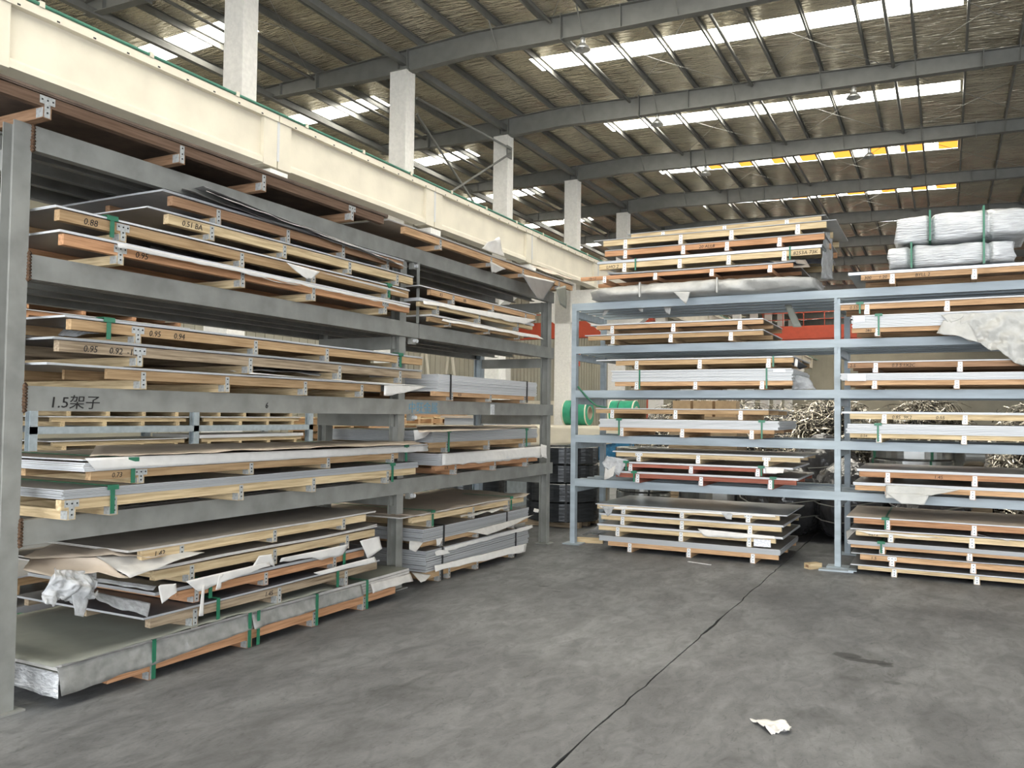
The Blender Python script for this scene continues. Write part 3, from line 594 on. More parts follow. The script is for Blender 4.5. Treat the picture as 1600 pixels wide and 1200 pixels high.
# right rack, right bay
RX = 1.75
B('Q1A', 'lowest bundle of the right floor pile of the right rack', 'R', -.82, RX, 9.36, 0, .05, .085, .012, 'w', (-.48, .25, .98), 'pale', (.07, 0), amp=.003, layers=2, tee=())
B('Q1B', 'second bundle up in the right floor pile of the right rack', 'R', -.80, RX, 9.36, .103, .152, .205, .010, 'g', (-.5, .22, .96), 'fresh', (.08, 0), amp=.004, layers=2, tee=(0,), txt=('1.5', -.7))
B('Q1C', 'grey edged bundle in the middle of the right floor pile of the right rack', 'R', -.89, RX, 9.36, .222, .27, .30, .042, 'g', (-.59, .19, .94), 'fresh', (.03, 0), amp=.002, layers=4, straps=(-.60,), tee=())
B('Q1D', 'fourth bundle up in the right floor pile with a crumpled white edge', 'R', -.84, RX, 9.36, .346, .395, .45, .010, 'w', (-.51, .21, .95), 'pale', (.05, 0), amp=.005, layers=2, tee=(), txt=('8272', -.72))
B('Q1E', 'top bundle of the right floor pile with brownish sheets and a green strap', 'R', -.86, RX, 9.36, .468, .518, .573, .012, 'kw', (-.54, .23, .97), 'orange', (.07, 0), amp=.002, layers=2, straps=(-.56,), tee=())
B('Q2A', 'lower bundle on the bottom shelf of the right bay with plastic hanging down', 'R', -.85, RX, 9.42, .81, .855, .905, .03, 'w', (-.54, .22, .95), 'fresh', (.02, 0), amp=.002, layers=3, tee=())
B('Q2B', 'upper bundle on the bottom shelf of the right bay, 1.45 written on it', 'R', -.81, RX, 9.42, .94, .995, 1.05, .026, 'w', (-.54, .24, .97), 'orange', (.02, 0), amp=.001, layers=3, tee=(), txt=('1.45', -.12))
B('Q3A', 'white layered bundle on the second shelf of the right bay', 'R', -.90, RX, 9.42, 1.35, 1.395, 1.44, .10, 'w', (-.62, .15, .9), 'pale', (.03, 0), layers=6, amp=.002, straps=(-.63,), tee=(), txt=('0.54', -.8))
B('Q3B', 'thin bundle over the white one on the second shelf of the right bay', 'R', -.90, RX, 9.42, 1.545, 1.59, 1.645, .022, 'w', (-.57, .16, .9), 'pale', (.08, 0), amp=.001, layers=2, tee=(), txt=[('0.85  9K2', -.5), ('0.55', -.1)])
B('Q4A', 'white layered bundle with a grey tag on the third shelf of the right bay', 'R', -.95, RX, 9.42, 1.90, 1.94, 1.99, .075, 'w', (-.66, .09, .84), 'fresh', (.04, 0), layers=5, amp=.001, tee=())
B('Q4B', 'brown wood bundle on the third shelf of the right bay', 'R', -.92, RX, 9.42, 2.068, 2.12, 2.175, .012, 'w', (-.65, .12, .87), 'brown', (.0, 0), amp=.001, layers=2, tee=(), txt=[('2.5', -.9), ('0.3 5.1X2C', -.5)])
B('Q5A', 'thick white layered bundle on the fourth shelf of the right bay, half under a tarpaulin', 'R', -.88, RX, 9.42, 2.445, 2.488, 2.535, .135, 'w', (-.63, .17, .92), 'fresh', (.0, 0), layers=8, amp=.001, straps=(-.62,), tee=(), txt=('280', -.75))
B('Q5B', 'tan bundle on top of the thick white one, fourth shelf of the right bay', 'R', -.99, RX, 9.42, 2.675, 2.73, 2.785, .014, 'w', (-.73, .01, .75), 'fresh', (.0, 0), amp=.002, layers=2, straps=(-.80,), tee=(), txt=('0.55', -.9))
B('Q6', 'orange bundle with silver sheets on top of the right bay, under two wrapped packs', 'R', -.79, RX, 9.42, 2.98, 3.035, 3.09, .028, 's', (-.49, .25, .99), 'fresh', (.12, 0), amp=.002, layers=4, tee=(), txt=[('300', -.76), ('1.20', -.62), ('BYLL 2', -.28)])

# tags on bundles
def label_on(key, x0, x1, z0, z1, name='paper_label', mt=LABELM, y=-.013):
    e = BN[key]; b = MB().box(x0-e.location.x, x1-e.location.x, y-.002, y, z0-e.location.z, z1-e.location.z); return b.build(name, mt, e)
label_on('Q4A', -.92, -.74, 1.985, 2.055, y=-.02); label_on('Q5A', -.86, -.75, 2.60, 2.66); label_on('4A', -1.68, -1.55, 2.085, 2.115); label_on('2B', -1.78, -1.64, .985, 1.04, y=-.012)
label_on('1B', -1.88, -1.70, .19, .27, y=-.006)

# wrapped packs
def wrapped(e, name, L, W, H, mt, seed, pinch=(), nx=60, nr=36, amp=.02, round_=.25, taper=.0, fold=0):
    b = MB(); k_ = len(b.v)
    for i in range(nx+1):
        s = i/nx; x = L*s; sc_ = 1-(taper*(abs(2*s-1)**6))
        for p in pinch: sc_ *= 1-.10*math.exp(-((s-p)/.02)**2)
        for j in range(nr):
            t = 2*math.pi*j/nr; c, d = math.cos(t), math.sin(t); pw = round_
            y = W/2+W/2*sc_*math.copysign(abs(c)**pw, c); z = H/2+H/2*sc_*math.copysign(abs(d)**pw, d)
            q = Vector((x*2.2+seed, y*6, z*9)); n_ = noise.noise(q)+.6*noise.noise(q*2.1+Vector((x*3, 0, 0)))
            fo_ = fold*math.sin(26*(z+.22*x)+4*noise.noise(Vector((x*1.7+seed, z*3, 2))))
            z2 = z+amp*n_*abs(d)*(.3 if d < 0 else 1); y2 = y+(amp*n_+fo_)*abs(c)
            b.v.append((x+amp*noise.noise(q*1.7)*(1 if i in (0, nx) else 0), y2, max(0, z2)))
    for i in range(nx):
        for j in range(nr): a = i*nr+j; c = i*nr+(j+1) % nr; b.f.append((a, a+nr, c+nr, c)); b.m.append(0)
    b.f.append(tuple(range(nr))); b.f.append(tuple(nx*nr+j for j in reversed(range(nr)))); b.m += [0, 0]
    return b.build(name, mt, e, True)
e = empty('tarpaulin_bundle', (-3.88, 9.36, 2.98), 0, 'long low bundle tied in grey tarpaulin, lowest on top of the right rack', 'bundle')
wrapped(e, 'tarpaulin', 2.62, 1.15, .175, TARP, 5, (.28, .62), amp=.035, round_=.5, taper=.35, fold=.032)
MB().box(.70, .715, -.03, .0, .0, .17).build('tie_cord', TARP, e); MB().box(1.60, 1.615, -.03, .0, .0, .17).build('tie_cord', TARP, e)
for k, c in enumerate(([(1052, 456), (1078, 456), (1072, 476), (1066, 470)], [(1036, 477), (1050, 477), (1046, 492), (1040, 488)], [(946, 480), (958, 478), (944, 494), (941, 494)], [(995, 478), (1006, 477), (1004, 488), (998, 485)])):
    pl = (9.36, 9.75, 9.75, 9.75)[k]
    patch('tarpaulin_flap', [on('y', pl, *p) for p in c], e, TARP, 8, 6, .02, k+2, .01)
e = empty('wrapped_pack', (-.53, 9.35, 3.122), 0, 'lower of two silver plastic wrapped packs on top of the right bay', 'pack', 'silver wrapped packs')
wrapped(e, 'plastic_wrap', 1.12, .9, .24, SILVER, 11, (.19, .8), amp=.035, round_=.35, taper=.10, fold=.006)
for x in (.22, .86): MB().box(x-.009, x+.009, -.028, .93, .0, .257).build('strap', GREEN, e)
e = empty('wrapped_pack', (-.45, 9.32, 3.375), .02, 'upper of two silver plastic wrapped packs on top of the right bay', 'pack', 'silver wrapped packs')
wrapped(e, 'plastic_wrap', 1.14, .9, .29, SILVER, 31, (.28, .72), amp=.035, round_=.35, taper=.08, fold=.006)
for x in (.31, .78): MB().box(x-.009, x+.009, -.028, .93, .0, .308).build('strap', GREEN, e)

# loose paper and plastic that belongs to bundles
F = -4.14
def P(x, y, pl=F, ax='x'): return on(ax, pl, x, y)
patch('torn_paper', [P(448, 410), P(500, 425), P(486, 436), P(478, 436)], BN['L3b'], PAPER, 10, 6, .03, 1)
patch('torn_paper', [P(500, 425), P(605, 449), P(640, 461), P(532, 434)], BN['L3b'], PAPER, 16, 4, .015, 2, .02)
patch('paper_edge', [P(183, 379), P(640, 478), P(640, 481), P(185, 386)], BN['L3a'], PAPER, 40, 3, .008, 3, .015)
patch('draped_sheet', [on('x', -4.75, 280, 297), P(318, 291, -4.19), P(640, 420, -4.19), P(285, 296, -4.2)], BN['L3d'], TOPGREY, 24, 8, .015, 4, .01)
patch('draped_sheet', [on('x', -4.9, 330, 295), on('x', -4.9, 560, 375), P(636, 417, -4.17), P(322, 299, -4.17)], BN['L3d'], GPAPER, 30, 8, .012, 5, .015)
patch('paper_sheet', [P(235, 384, -4.6), P(390, 420, -4.6), P(470, 448, -4.16), P(230, 392, -4.16)], BN['L3a'], GPAPER, 24, 6, .02, 6)
patch('paper_roll', [P(392, 582), P(600, 601), P(668, 603), P(389, 584)], BN['L2a'], PAPER, 30, 4, .008, 7, .008)
patch('paper_sheet', [P(600, 602, -4.2), P(668, 604, -4.2), P(626, 616, -4.2), P(600, 616, -4.2)], BN['L2a'], PAPER, 8, 6, .01, 8)
patch('crumpled_film', [on('x', -5.2, 38, 500), P(165, 507, -4.5), P(150, 524, -4.4), on('x', -5.2, 38, 524)], BN['L2b'], FILM, 20, 8, .03, 9)
patch('paper_sheet', [P(400, 566, -4.9), P(520, 576, -4.9), P(500, 585, -4.3), P(360, 578, -4.3)], BN['L2a'], GPAPER, 16, 5, .02, 10)
patch('paper_edge', [P(133, 716, -4.185), P(668, 696, -4.185), P(668, 705, -4.185), P(150, 735, -4.18)], BN['L1b'], PAPER, 40, 4, .012, 11, .012)
patch('brown_paper', [on('z', 1.335, 150, 696), on('z', 1.335, 640, 688), on('z', 1.335, 662, 693), on('z', 1.335, 140, 714)], BN['L1b'], KRAFT, 40, 8, .01, 12, .01)
# floor stack F0
patch('olive_paper', [Vector((-5.42, 2.85, .245)), Vector((-5.42, 5.7, .245)), Vector((-4.17, 5.15, .250)), Vector((-4.17, 2.86, .244))], BN['F0'], OLIVE, 40, 10, .012, 13, .03)
patch('plastic_wrap', [Vector((-4.192, 2.90, .225)), Vector((-4.192, 4.3, .225)), Vector((-4.17, 4.3, .125)), Vector((-4.175, 2.92, .075))], BN['F0'], GFILM, 40, 6, .022, 14, .01)
patch('plastic_wrap', [Vector((-4.192, 4.3, .225)), Vector((-4.192, 5.5, .215)), Vector((-4.17, 5.5, .125)), Vector((-4.17, 4.3, .125))], BN['F0'], GFILM, 40, 6, .02, 33, .01)
patch('plastic_roll', [Vector((-4.19, 5.62, .20)), Vector((-4.19, 6.2, .19)), Vector((-4.15, 6.2, .13)), Vector((-4.16, 5.62, .13))], BN['F0'], GPAPER, 16, 6, .03, 34, .01)
patch('plastic_wrap', [Vector((-5.3, 2.92, .20)), Vector((-4.2, 2.92, .19)), Vector((-4.19, 2.91, .06)), Vector((-5.3, 2.90, .10))], BN['F0'], SILVER, 24, 6, .025, 15, .02)
for y in (3.0,): MB().box(-.39, -.36, .35, .38, .1, .245).build('strap', BLACK, BN['F0'])
# papers in near floor pile
patch('torn_paper', [P(247, 914), P(275, 912), P(277, 928), P(252, 945)], BN['F2'], PAPER, 8, 8, .015, 16)
patch('torn_paper', [P(290, 908), P(420, 878), P(422, 884), P(310, 924)], BN['F2'], PAPER, 20, 5, .02, 17, .03)
patch('torn_paper', [P(343, 898), P(349, 897), P(346, 920), P(337, 922)], BN['F2'], PAPER, 4, 6, .008, 18)
patch('torn_paper', [P(316, 915), P(320, 914), P(318, 962), P(311, 963)], BN['F1'], PAPER, 4, 8, .008, 19, .005)
patch('torn_paper', [P(405, 868), P(424, 866), P(432, 882), P(396, 884)], BN['F2'], PAPER, 8, 6, .015, 20)
patch('torn_paper', [P(440, 872), P(545, 850), P(540, 868), P(440, 878)], BN['F2'], PAPER, 20, 5, .02, 21, .03)
patch('torn_paper', [P(562, 845), P(592, 838), P(594, 856), P(575, 872)], BN['F2'], PAPER, 8, 8, .03, 22, .03)
patch('torn_paper', [P(490, 895), P(585, 870), P(588, 878), P(500, 899)], BN['F1'], PAPER, 20, 4, .012, 23, .02)
patch('curled_sheet', [on('x', -5.0, 95, 846), on('x', -4.6, 215, 842), P(262, 866, -4.12), on('x', -4.5, 36, 868)], BN['F3'], KRAFT, 20, 10, .03, 24, .01)
patch('curled_sheet', [on('x', -4.6, 50, 868), on('x', -4.25, 150, 872), P(205, 904, -4.1), on('x', -4.4, 36, 893)], BN['F3'], KRAFT, 16, 8, .04, 25, .01)
patch('curled_sheet', [P(150, 870, -4.3), P(240, 862, -4.3), P(320, 862, -4.14), P(203, 903, -4.1)], BN['F3'], GPAPER, 16, 8, .02, 26, .01)
patch('hanging_plastic', [P(84, 890, -4.25), P(152, 892, -4.25), P(148, 938, -4.18), P(72, 938, -4.2)], BN['F3'], FILM, 40, 30, .13, 27, .12, 7)
patch('hanging_plastic', [P(110, 925, -4.2), P(140, 925, -4.2), P(130, 962, -4.17), P(117, 960, -4.17)], BN['F3'], FILM, 8, 10, .03, 28, .02)
patch('plastic_edge', [P(150, 925, -4.3), P(235, 943, -4.2), P(232, 961, -4.15), P(145, 931, -4.25)], BN['F1'], FILM, 20, 6, .03, 29, .03)
patch('plastic_edge', [P(152, 903, -4.3), P(245, 916, -4.2), P(240, 922, -4.17), P(150, 908, -4.3)], BN['F2'], FILM, 20, 5, .03, 30, .02)
# top of left rack, far bay papers
e = BN['T2']
patch('white_plastic', [P(752, 388, -4.3), P(788, 401, -4.3), P(780, 371, -4.3), P(764, 378, -4.3)], e, PAPER, 10, 8, .05, 31, .03)
patch('grey_paper', [P(815, 428, -4.16), P(868, 440, -4.12), P(848, 469, -4.1), P(840, 468, -4.1)], e, TOPGREY, 12, 10, .015, 32, .005)
patch('grey_paper', [P(868, 450, -4.16), P(884, 446, -4.16), P(886, 482, -4.12), P(876, 476, -4.12)], e, OLIVE, 8, 8, .02, 33, .01)
patch('grey_paper', [P(766, 408, -4.2), P(790, 420, -4.2), P(776, 427, -4.2), P(768, 424, -4.2)], e, GPAPER, 8, 6, .02, 34)
patch('grey_paper', [P(830, 415, -4.5), P(850, 418, -4.4), P(900, 438, -4.2), P(860, 428, -4.25)], e, KRAFT, 8, 6, .02, 35)
# far bay papers
for (c, k, mt, am) in (([P(692, 498, -4.22), P(840, 524, -4.22), P(849, 531, -4.2), P(690, 501, -4.2)], 'B3A', PAPER, .012), ([P(661, 469, -4.22), P(838, 500, -4.22), P(820, 507, -4.2), P(662, 474, -4.2)], 'B3B', PAPER, .008),
                      ([P(691, 709, -4.25), P(849, 697, -4.25), P(852, 714, -4.23), P(692, 728, -4.23)], 'B1A', PAPER, .02), ([P(845, 694, -4.24), P(854, 696, -4.24), P(855, 716, -4.2), P(846, 714, -4.2)], 'B1A', PAPER, .04),
                      ([P(646, 672, -4.4), P(676, 672, -4.26), P(664, 684, -4.26), P(648, 690, -4.4)], 'B1B', PAPER, .03), ([P(679, 884, -4.27), P(823, 849, -4.27), P(822, 861, -4.24), P(680, 893, -4.24)], 'FA', PAPER, .02),
                      ([P(695, 856, -4.28), P(832, 820, -4.28), P(833, 825, -4.27), P(696, 862, -4.27)], 'FA', PAPER, .015), ([P(679, 858, -4.3), P(700, 860, -4.26), P(703, 864, -4.26), P(682, 868, -4.26)], 'FA', PAPER, .02),
                      ([P(730, 831, -4.27), P(834, 804, -4.27), P(800, 822, -4.24), P(762, 836, -4.22)], 'FB', GPAPER, .02), ([P(640, 845, -4.3), P(662, 847, -4.26), P(650, 864, -4.22), P(640, 858, -4.3)], 'FB', GPAPER, .01),
                      ([P(643, 894, -4.3), P(672, 898, -4.25), P(664, 908, -4.2), P(658, 910, -4.2)], 'FA', GPAPER, .01), ([P(682, 842, -4.26), P(692, 840, -4.26), P(688, 852, -4.24), P(684, 854, -4.24)], 'FB', PAPER, .01),
                      ([P(718, 806, -4.3), P(795, 791, -4.3), P(790, 797, -4.26), P(720, 810, -4.26)], 'FB', GPAPER, .04), ([P(835, 794, -4.3), P(842, 796, -4.3), P(842, 800, -4.26), P(834, 799, -4.26)], 'FB', PAPER, .02)):
    patch('paper_wrap', c, BN[k], mt, 30, 5, am, len(k)*3+c[0].y, .02)
patch('brown_board', [on('z', 1.445, 650, 664), on('z', 1.445, 835, 664), on('z', 1.437, 840, 668), on('z', 1.437, 655, 676)], BN['B1B'], KRAFT, 20, 4, .008, 40, .01)
patch('paper_wrap', [Vector((-5.3, 6.3, .672)), Vector((-5.3, 8.7, .70)), Vector((-4.27, 8.75, .665)), Vector((-4.27, 6.3, .668))], BN['FC'], KRAFT, 24, 8, .03, 41, .03)
# right rack papers
Y = 9.38
def Q(x, y, pl=Y): return on('y', pl, x, y)
patch('hanging_tarpaulin', [Q(1470, 492, 9.40), Q(1640, 484, 9.40), Q(1640, 590, 9.33), Q(1500, 522, 9.33)], BN['Q5A'], TARP, 60, 36, .11, 50, .03, 7)
patch('hanging_tarpaulin', [Q(1474, 500, 9.39), Q(1510, 498, 9.39), Q(1530, 536, 9.34), Q(1464, 519, 9.36)], BN['Q5A'], TARP, 16, 10, .04, 51, .03)
patch('hanging_tarpaulin', [Q(1475, 491, 9.40), Q(1512, 489, 9.40), Q(1500, 498, 9.38), Q(1486, 504, 9.38)], BN['Q5A'], TARP, 10, 8, .02, 52, .01)
patch('hanging_plastic', [Q(1384, 757, 9.40), Q(1500, 765, 9.40), Q(1450, 776, 9.36), Q(1384, 780, 9.36)], BN['Q2A'], TARP, 24, 8, .03, 53, .02)
patch('hanging_plastic', [Q(1384, 770, 9.37), Q(1452, 772, 9.37), Q(1444, 789, 9.34), Q(1408, 787, 9.34)], BN['Q2A'], TARP, 16, 8, .02, 54, .015)
patch('paper_edge', [Q(1333, 828, 9.34), Q(1450, 838, 9.34), Q(1480, 842, 9.32), Q(1360, 834, 9.32)], BN['Q1D'], PAPER, 24, 4, .02, 55, .02)
patch('curled_paper', [Q(1322, 830, 9.5), Q(1340, 822, 9.5), Q(1340, 826, 9.34), Q(1323, 843, 9.34)], BN['Q1D'], GPAPER, 8, 8, .01, 56, .01)
patch('curled_paper', [Q(1528, 838, 9.5), Q(1590, 842, 9.5), Q(1575, 845, 9.33), Q(1527, 836, 9.34)], BN['Q1D'], GPAPER, 10, 6, .02, 57, .01)
patch('hanging_plastic', [Q(948, 713, 9.42), Q(982, 718, 9.42), Q(965, 745, 9.38), Q(940, 725, 9.38)], BN['2B'], FILM, 12, 10, .05, 58, .05)
patch('hanging_plastic', [Q(946, 722, 9.4), Q(962, 728, 9.4), Q(958, 745, 9.36), Q(944, 748, 9.36)], BN['2B'], GPAPER, 8, 10, .04, 59, .04)
patch('paper_end', [Q(1196, 731, 9.4), Q(1226, 732, 9.4), Q(1224, 740, 9.38), Q(1197, 740, 9.38)], BN['2B'], PAPER, 10, 6, .02, 60, .01)
patch('paper_edge', [Q(935, 790, 9.41), Q(1210, 805, 9.41), Q(1212, 808, 9.40), Q(940, 794, 9.40)], BN['1D'], PAPER, 40, 3, .01, 61, .015)
patch('hanging_plastic', [Q(940, 790, 9.4), Q(960, 792, 9.4), Q(955, 802, 9.38), Q(948, 806, 9.38)], BN['1D'], FILM, 8, 8, .03, 62, .03)
patch('hanging_plastic', [Q(1127, 801, 9.4), Q(1144, 802, 9.4), Q(1142, 810, 9.38), Q(1134, 810, 9.38)], BN['1D'], FILM, 8, 8, .02, 63, .02)
patch('paper_edge', [Q(1090, 826, 9.41), Q(1210, 838, 9.41), Q(1212, 843, 9.40), Q(1100, 838, 9.40)], BN['1B'], PAPER, 30, 3, .01, 64, .02)
patch('plastic_end', [Q(1238, 584, 9.6), Q(1262, 590, 9.75), Q(1275, 608, 9.75), Q(1240, 608, 9.6)], BN['4A'], FILM, 14, 10, .08, 65, .05)
patch('plastic_scrap', [Q(1243, 560, 9.45), Q(1247, 562, 9.45), Q(1246, 573, 9.45), Q(1241, 572, 9.45)], BN['4B'], PAPER, 4, 4, .01, 66, .01)
patch('black_sheet', [Q(1238, 557, 9.5), Q(1262, 573, 10.0), Q(1250, 577, 10.0), Q(1238, 570, 9.5)], BN['4B'], DSTEEL, 6, 4, .01, 67, .005)
patch('loose_board', [Q(1200, 407, 9.5), Q(1258, 405, 9.6), Q(1266, 417, 9.6), Q(1238, 417, 9.45)], BN['T1r'], KRAFT, 8, 6, .02, 68, .02)
patch('dark_sheet', [Q(1180, 409, 9.5), Q(1285, 403, 9.8), Q(1290, 412, 9.8), Q(1235, 414, 9.42)], BN['T1r'], DSTEEL, 10, 6, .01, 69, .01)
patch('clear_sheet', [Q(1286, 362, 9.6), Q(1302, 362, 10.2), Q(1300, 436, 10.2), Q(1284, 436, 9.6)], BN['T2r'], FILM, 8, 16, .03, 70, .01)
patch('hanging_board', [Q(1226, 476, 9.9), Q(1236, 476, 9.9), Q(1253, 511, 9.8), Q(1239, 511, 9.8)], BN['T1r'], OLIVE, 4, 6, .005, 71, .0)
# strap hanging over the left end of the third shelf
e = empty('loose_strap', (-4.05, 9.6, 1.9), 0, 'loose green strap slanting down from the left post of the right rack', 'strap')
MB().tube([Q(903, 604, 9.6)-e.location, Q(918, 622, 9.6)-e.location, Q(932, 634, 9.6)-e.location, Q(948, 637, 9.6)-e.location], .012, 6).build('strap', GREEN, e)

P1, P2 = on('y', 30.38, 900.5, 572), on('y', 30.38, 906, 553)
e = empty('red_sign', (P1.x, 30.38, P1.z), 0, 'small red sign with white characters beside the left post of the right rack', 'sign')
MB().box(0, P2.x-P1.x, 0, .03, 0, P2.z-P1.z).build('sign_board', RED, e); MB().box(-.5, 0, .03, .05, .15, .22).build('bracket_arm', CREAMW, e)
for k, ch in enumerate('上工'): text(ch, e, (.01, -.004, .24-.2*k), (R(90), 0, 0), .13, WHITE, shear=0)
# ------------------------------------------------------------------ behind the left rack
r2 = empty('storage_rack', (-10, 6.4, 0), 0, 'pale grey steel rack loaded with small pallets, seen through the left rack', 'rack')
for y in (0.08, 2.6, 5.15):
    for x in (0, -1.05): MB().prism(hprof(x, y, .1, .1), 0, 2.7, 'z').build('post', STEEL_R, r2)
for z in (.46, .92, 1.37, 2.05, 2.68):
    for x in (.0, -1.05): MB().prism([(x+.05-p, z-.09+q) for (p, q) in chan(.09, .05, .007)], 0.03, 5.2, 'y').build('shelf_beam', STEEL_R, r2)
def small(label, loc, L, W, n, wd, top, th, group='small pallet bundles behind the left rack'):
    e = empty('sheet_bundle', loc, R(90), label, 'metal sheets', group); wx, wy = WD[wd]
    for y in (0, (W-.05)/2, W-.05): place(cached(('r', L, wd), lambda: MB().box(0, L, 0, .05, 0, .055).mesh('rail', wx)), 'rail', e, (0, y, .06))
    for k in range(n): place(cached(('b', W, wd), lambda: MB().box(-.03, .03, 0, W, 0, .06).mesh('bearer', wy)), 'bearer', e, (.15+(L-.3)*k/(n-1), 0, 0))
    slab(-.06, L+.03, -.02, W, .115, th, .004, L*7+loc[2], 10, 3).build('sheet', list(STY[top]), e)
    return e
for (x, y, z, L, wd, st, th, lab) in ((-9.97, 6.72, 1.37, 2.1, 'pale', 'w', .012, 'lower pale bundle above the long beam, seen through the left rack, left one'), (-9.97, 6.80, 1.505, 2.0, 'pale', 'k', .01, 'upper pale bundle above the long beam, seen through the left rack, left one'),
        (-9.97, 9.15, 1.37, 2.1, 'pale', 'w', .014, 'lower pale bundle above the long beam, seen through the left rack, right one'), (-9.97, 9.3, 1.505, 1.9, 'pale', 'w', .01, 'upper pale bundle above the long beam, seen through the left rack, right one'),
        (-9.97, 6.7, .92, 2.1, 'pale', 'w', .012, 'lower pale bundle below the long beam, seen through the left rack, left one'), (-9.97, 6.75, 1.06, 2.05, 'pale', 'w', .012, 'upper pale bundle below the long beam, seen through the left rack, left one'),
        (-9.97, 9.1, .92, 2.2, 'fresh', 'w', .012, 'lower pale bundle below the long beam, seen through the left rack, right one'), (-9.97, 9.12, 1.06, 2.2, 'pale', 'w', .05, 'thick pale bundle below the long beam, seen through the left rack, right one'),
        (-9.97, 6.2, 2.68, 2.6, 'orange', 'w', .01, "lower orange bundle atop the back rack, beside the left rack's near post"), (-9.97, 6.2, 2.82, 2.6, 'orange', 'w', .01, "upper orange bundle atop the back rack, beside the left rack's near post"),
        (-5.7, 3.0, 0, 1.6, 'tan', 'g', .11, 'grey block on pallet on the floor behind the near left post'), (-5.75, 3.1, .30, 1.5, 'tan', 'w', .012, 'small bundle stacked on the grey block behind the near left post')):
    small(lab, (x, y, z), L, 1.0, 4, wd, st, th)
# stacks of bare pallets
plt = None
ORD = ['first', 'second', 'third', 'fourth', 'fifth', 'sixth', 'seventh', 'eighth', 'ninth', 'tenth', 'eleventh', 'twelfth', 'thirteenth']
def pallet(loc, rz, label, group):
    global plt
    e = empty('wooden_pallet', loc, rz, label, 'pallet', group)
    if plt is None:
        wx, wy = WD['pale']; plt = (MB().box(0, 1.2, 0, .11, 0, .022).mesh('top_board', wx), MB().box(0, .09, 0, 1.0, 0, .09).mesh('stringer', WD['fresh'][1]))
    for y in (0, .22, .445, .67, .89): place(plt[0], 'top_board', e, (0, y, .112))
    for y in (0, .445, .89): place(plt[0], 'bottom_board', e, (0, y, 0))
    for x in (0, .555, 1.11): place(plt[1], 'stringer', e, (x, 0, .022))
for si, (x, y, rz, n, lab) in enumerate(((-9.8, 11.9, R(90), 11, 'first'), (-10.3, 13.3, R(80), 10, 'second'), (-9.4, 13.6, R(95), 11, 'third'), (-9.6, 15.2, R(90), 12, 'fourth'))):
    for k in range(n):
        top = k == n-1
        pallet((x+.03*math.sin(k*2.3+si), y+.03*math.cos(k*1.7+si), k*.136), rz, '%s bare pallet from the top of the %s pallet stack behind the left rack' % (ORD[n-1-k], lab), 'pallets in the %s stack' % lab)
# grey white box and crate things seen through the far bay
e = empty('sheet_pack', (-7.6, 12.2, 0), 0, 'pale grey block of sheets on trestles seen under the middle shelf beside the mid post', 'metal sheets')
MB().box(0, 1.0, 0, 1.3, 1.25, 1.52).build('sheet_block', GREY, e); MB().box(0, .1, 0, 1.3, 0, 1.25).build('trestle', STEEL_R, e); MB().box(.9, 1.0, 0, 1.3, 0, 1.25).build('trestle', STEEL_R, e); MB().box(-.05, 1.05, -.05, 1.35, 1.52, 1.56).build('brown_cover', KRAFT, e)
e = empty('crate', (-11.3, 16.1, 0), R(15), 'low brown timber crate seen through the far bay of the left rack', 'crate')
for k in range(9): MB().box(0, 1.7, 0, 1.4, k*.17, k*.17+.16).build('crate_board', WD['tan'][0], e)
MB().box(.05, .09, -.05, 0, 1.53, 1.85).box(.7, .74, -.05, 0, 1.53, 1.8).box(.05, .74, -.05, 0, 1.53, 1.57).build('white_frame', WHITE, e)
e = empty('glass_tank', (-15.1, 23.5, 0), 0, 'long pale glass panelled case seen through the far bay', 'case')
MB().box(0, 2.8, 0, .7, 0, 1.05).build('case_base', CREAM, e); MB().box(0, 2.8, 0, .7, 1.05, 1.46).build('case_panel', GREY, e); MB().box(-.03, 2.83, -.03, .73, 1.46, 1.50).box(-.03, 2.83, -.03, .73, 1.24, 1.265).build('green_edge', GREENP, e)
e = empty('lifting_frame', (-19.4, 28.5, 0), 0, 'cream steel frame with sloping legs behind the far bay of the left rack', 'frame')
for (a, b) in (((0, 0, 0), (.62, 0, 4.4)), ((1.3, 0, 0), (.66, 0, 4.4)), ((1.1, .2, 0), (1.72, .2, 4.4)), ((2.4, .2, 0), (1.76, .2, 4.4)), ((0, .1, 2.9), (2.4, .1, 2.9))): MB().tube([a, b], .06, 8).build('leg', CREAM, e)
MB().box(.4, 2.0, -.1, .3, 4.35, 4.6).build('head_beam', CREAM, e)
e = empty('white_cabinet', (-17.0, 29.6, 0), 0, 'white cabinet seen above the thick white bundle of the far bay', 'cabinet')
MB().box(0, 1.2, 0, .8, .0, 3.8).build('body', CREAMW, e); MB().box(.03, .59, -.03, 0, .2, 3.7).build('door', CREAMW, e); MB().box(.61, 1.17, -.03, 0, .2, 3.7).build('door', CREAMW, e)
# low cream partition, cover and blue tarpaulin in the gap
e = empty('partition', (-17.7, 31.4, 0), 0, 'low cream partition in the gap between the two racks', 'partition')
for k in range(6): MB().box(k*.62, k*.62+.6, 0, .06, 0, 2.15).build('panel', CREAM, e)
e = empty('covered_bench', (-11.7, 27.6, 0), 0, 'bench under a cream cover carrying the green coils, blue tarpaulin at its side', 'bench')
MB().box(-2.4, 2.6, .0, 1.6, .0, 1.12).build('bench_body', CREAM, e); MB().box(-2.5, 2.7, -.1, 1.7, 1.12, 1.2).build('cover', CREAM, e)
P0 = e.location
def lw(x, y, z): return pm(e) @ Vector((x, y, z))
patch('cover_flap', [lw(-2.5, -.12, 1.2), lw(2.2, -.12, 1.2), lw(1.4, -.16, .62), lw(-2.5, -.16, .40)], e, CREAM, 20, 6, .05, 80, .1)
patch('blue_tarpaulin', [lw(-2.4, -.06, .7), lw(2.2, -.06, .7), lw(2.2, -.12, .02), lw(-2.4, -.12, .02)], e, BLUE, 24, 8, .08, 81, .02)
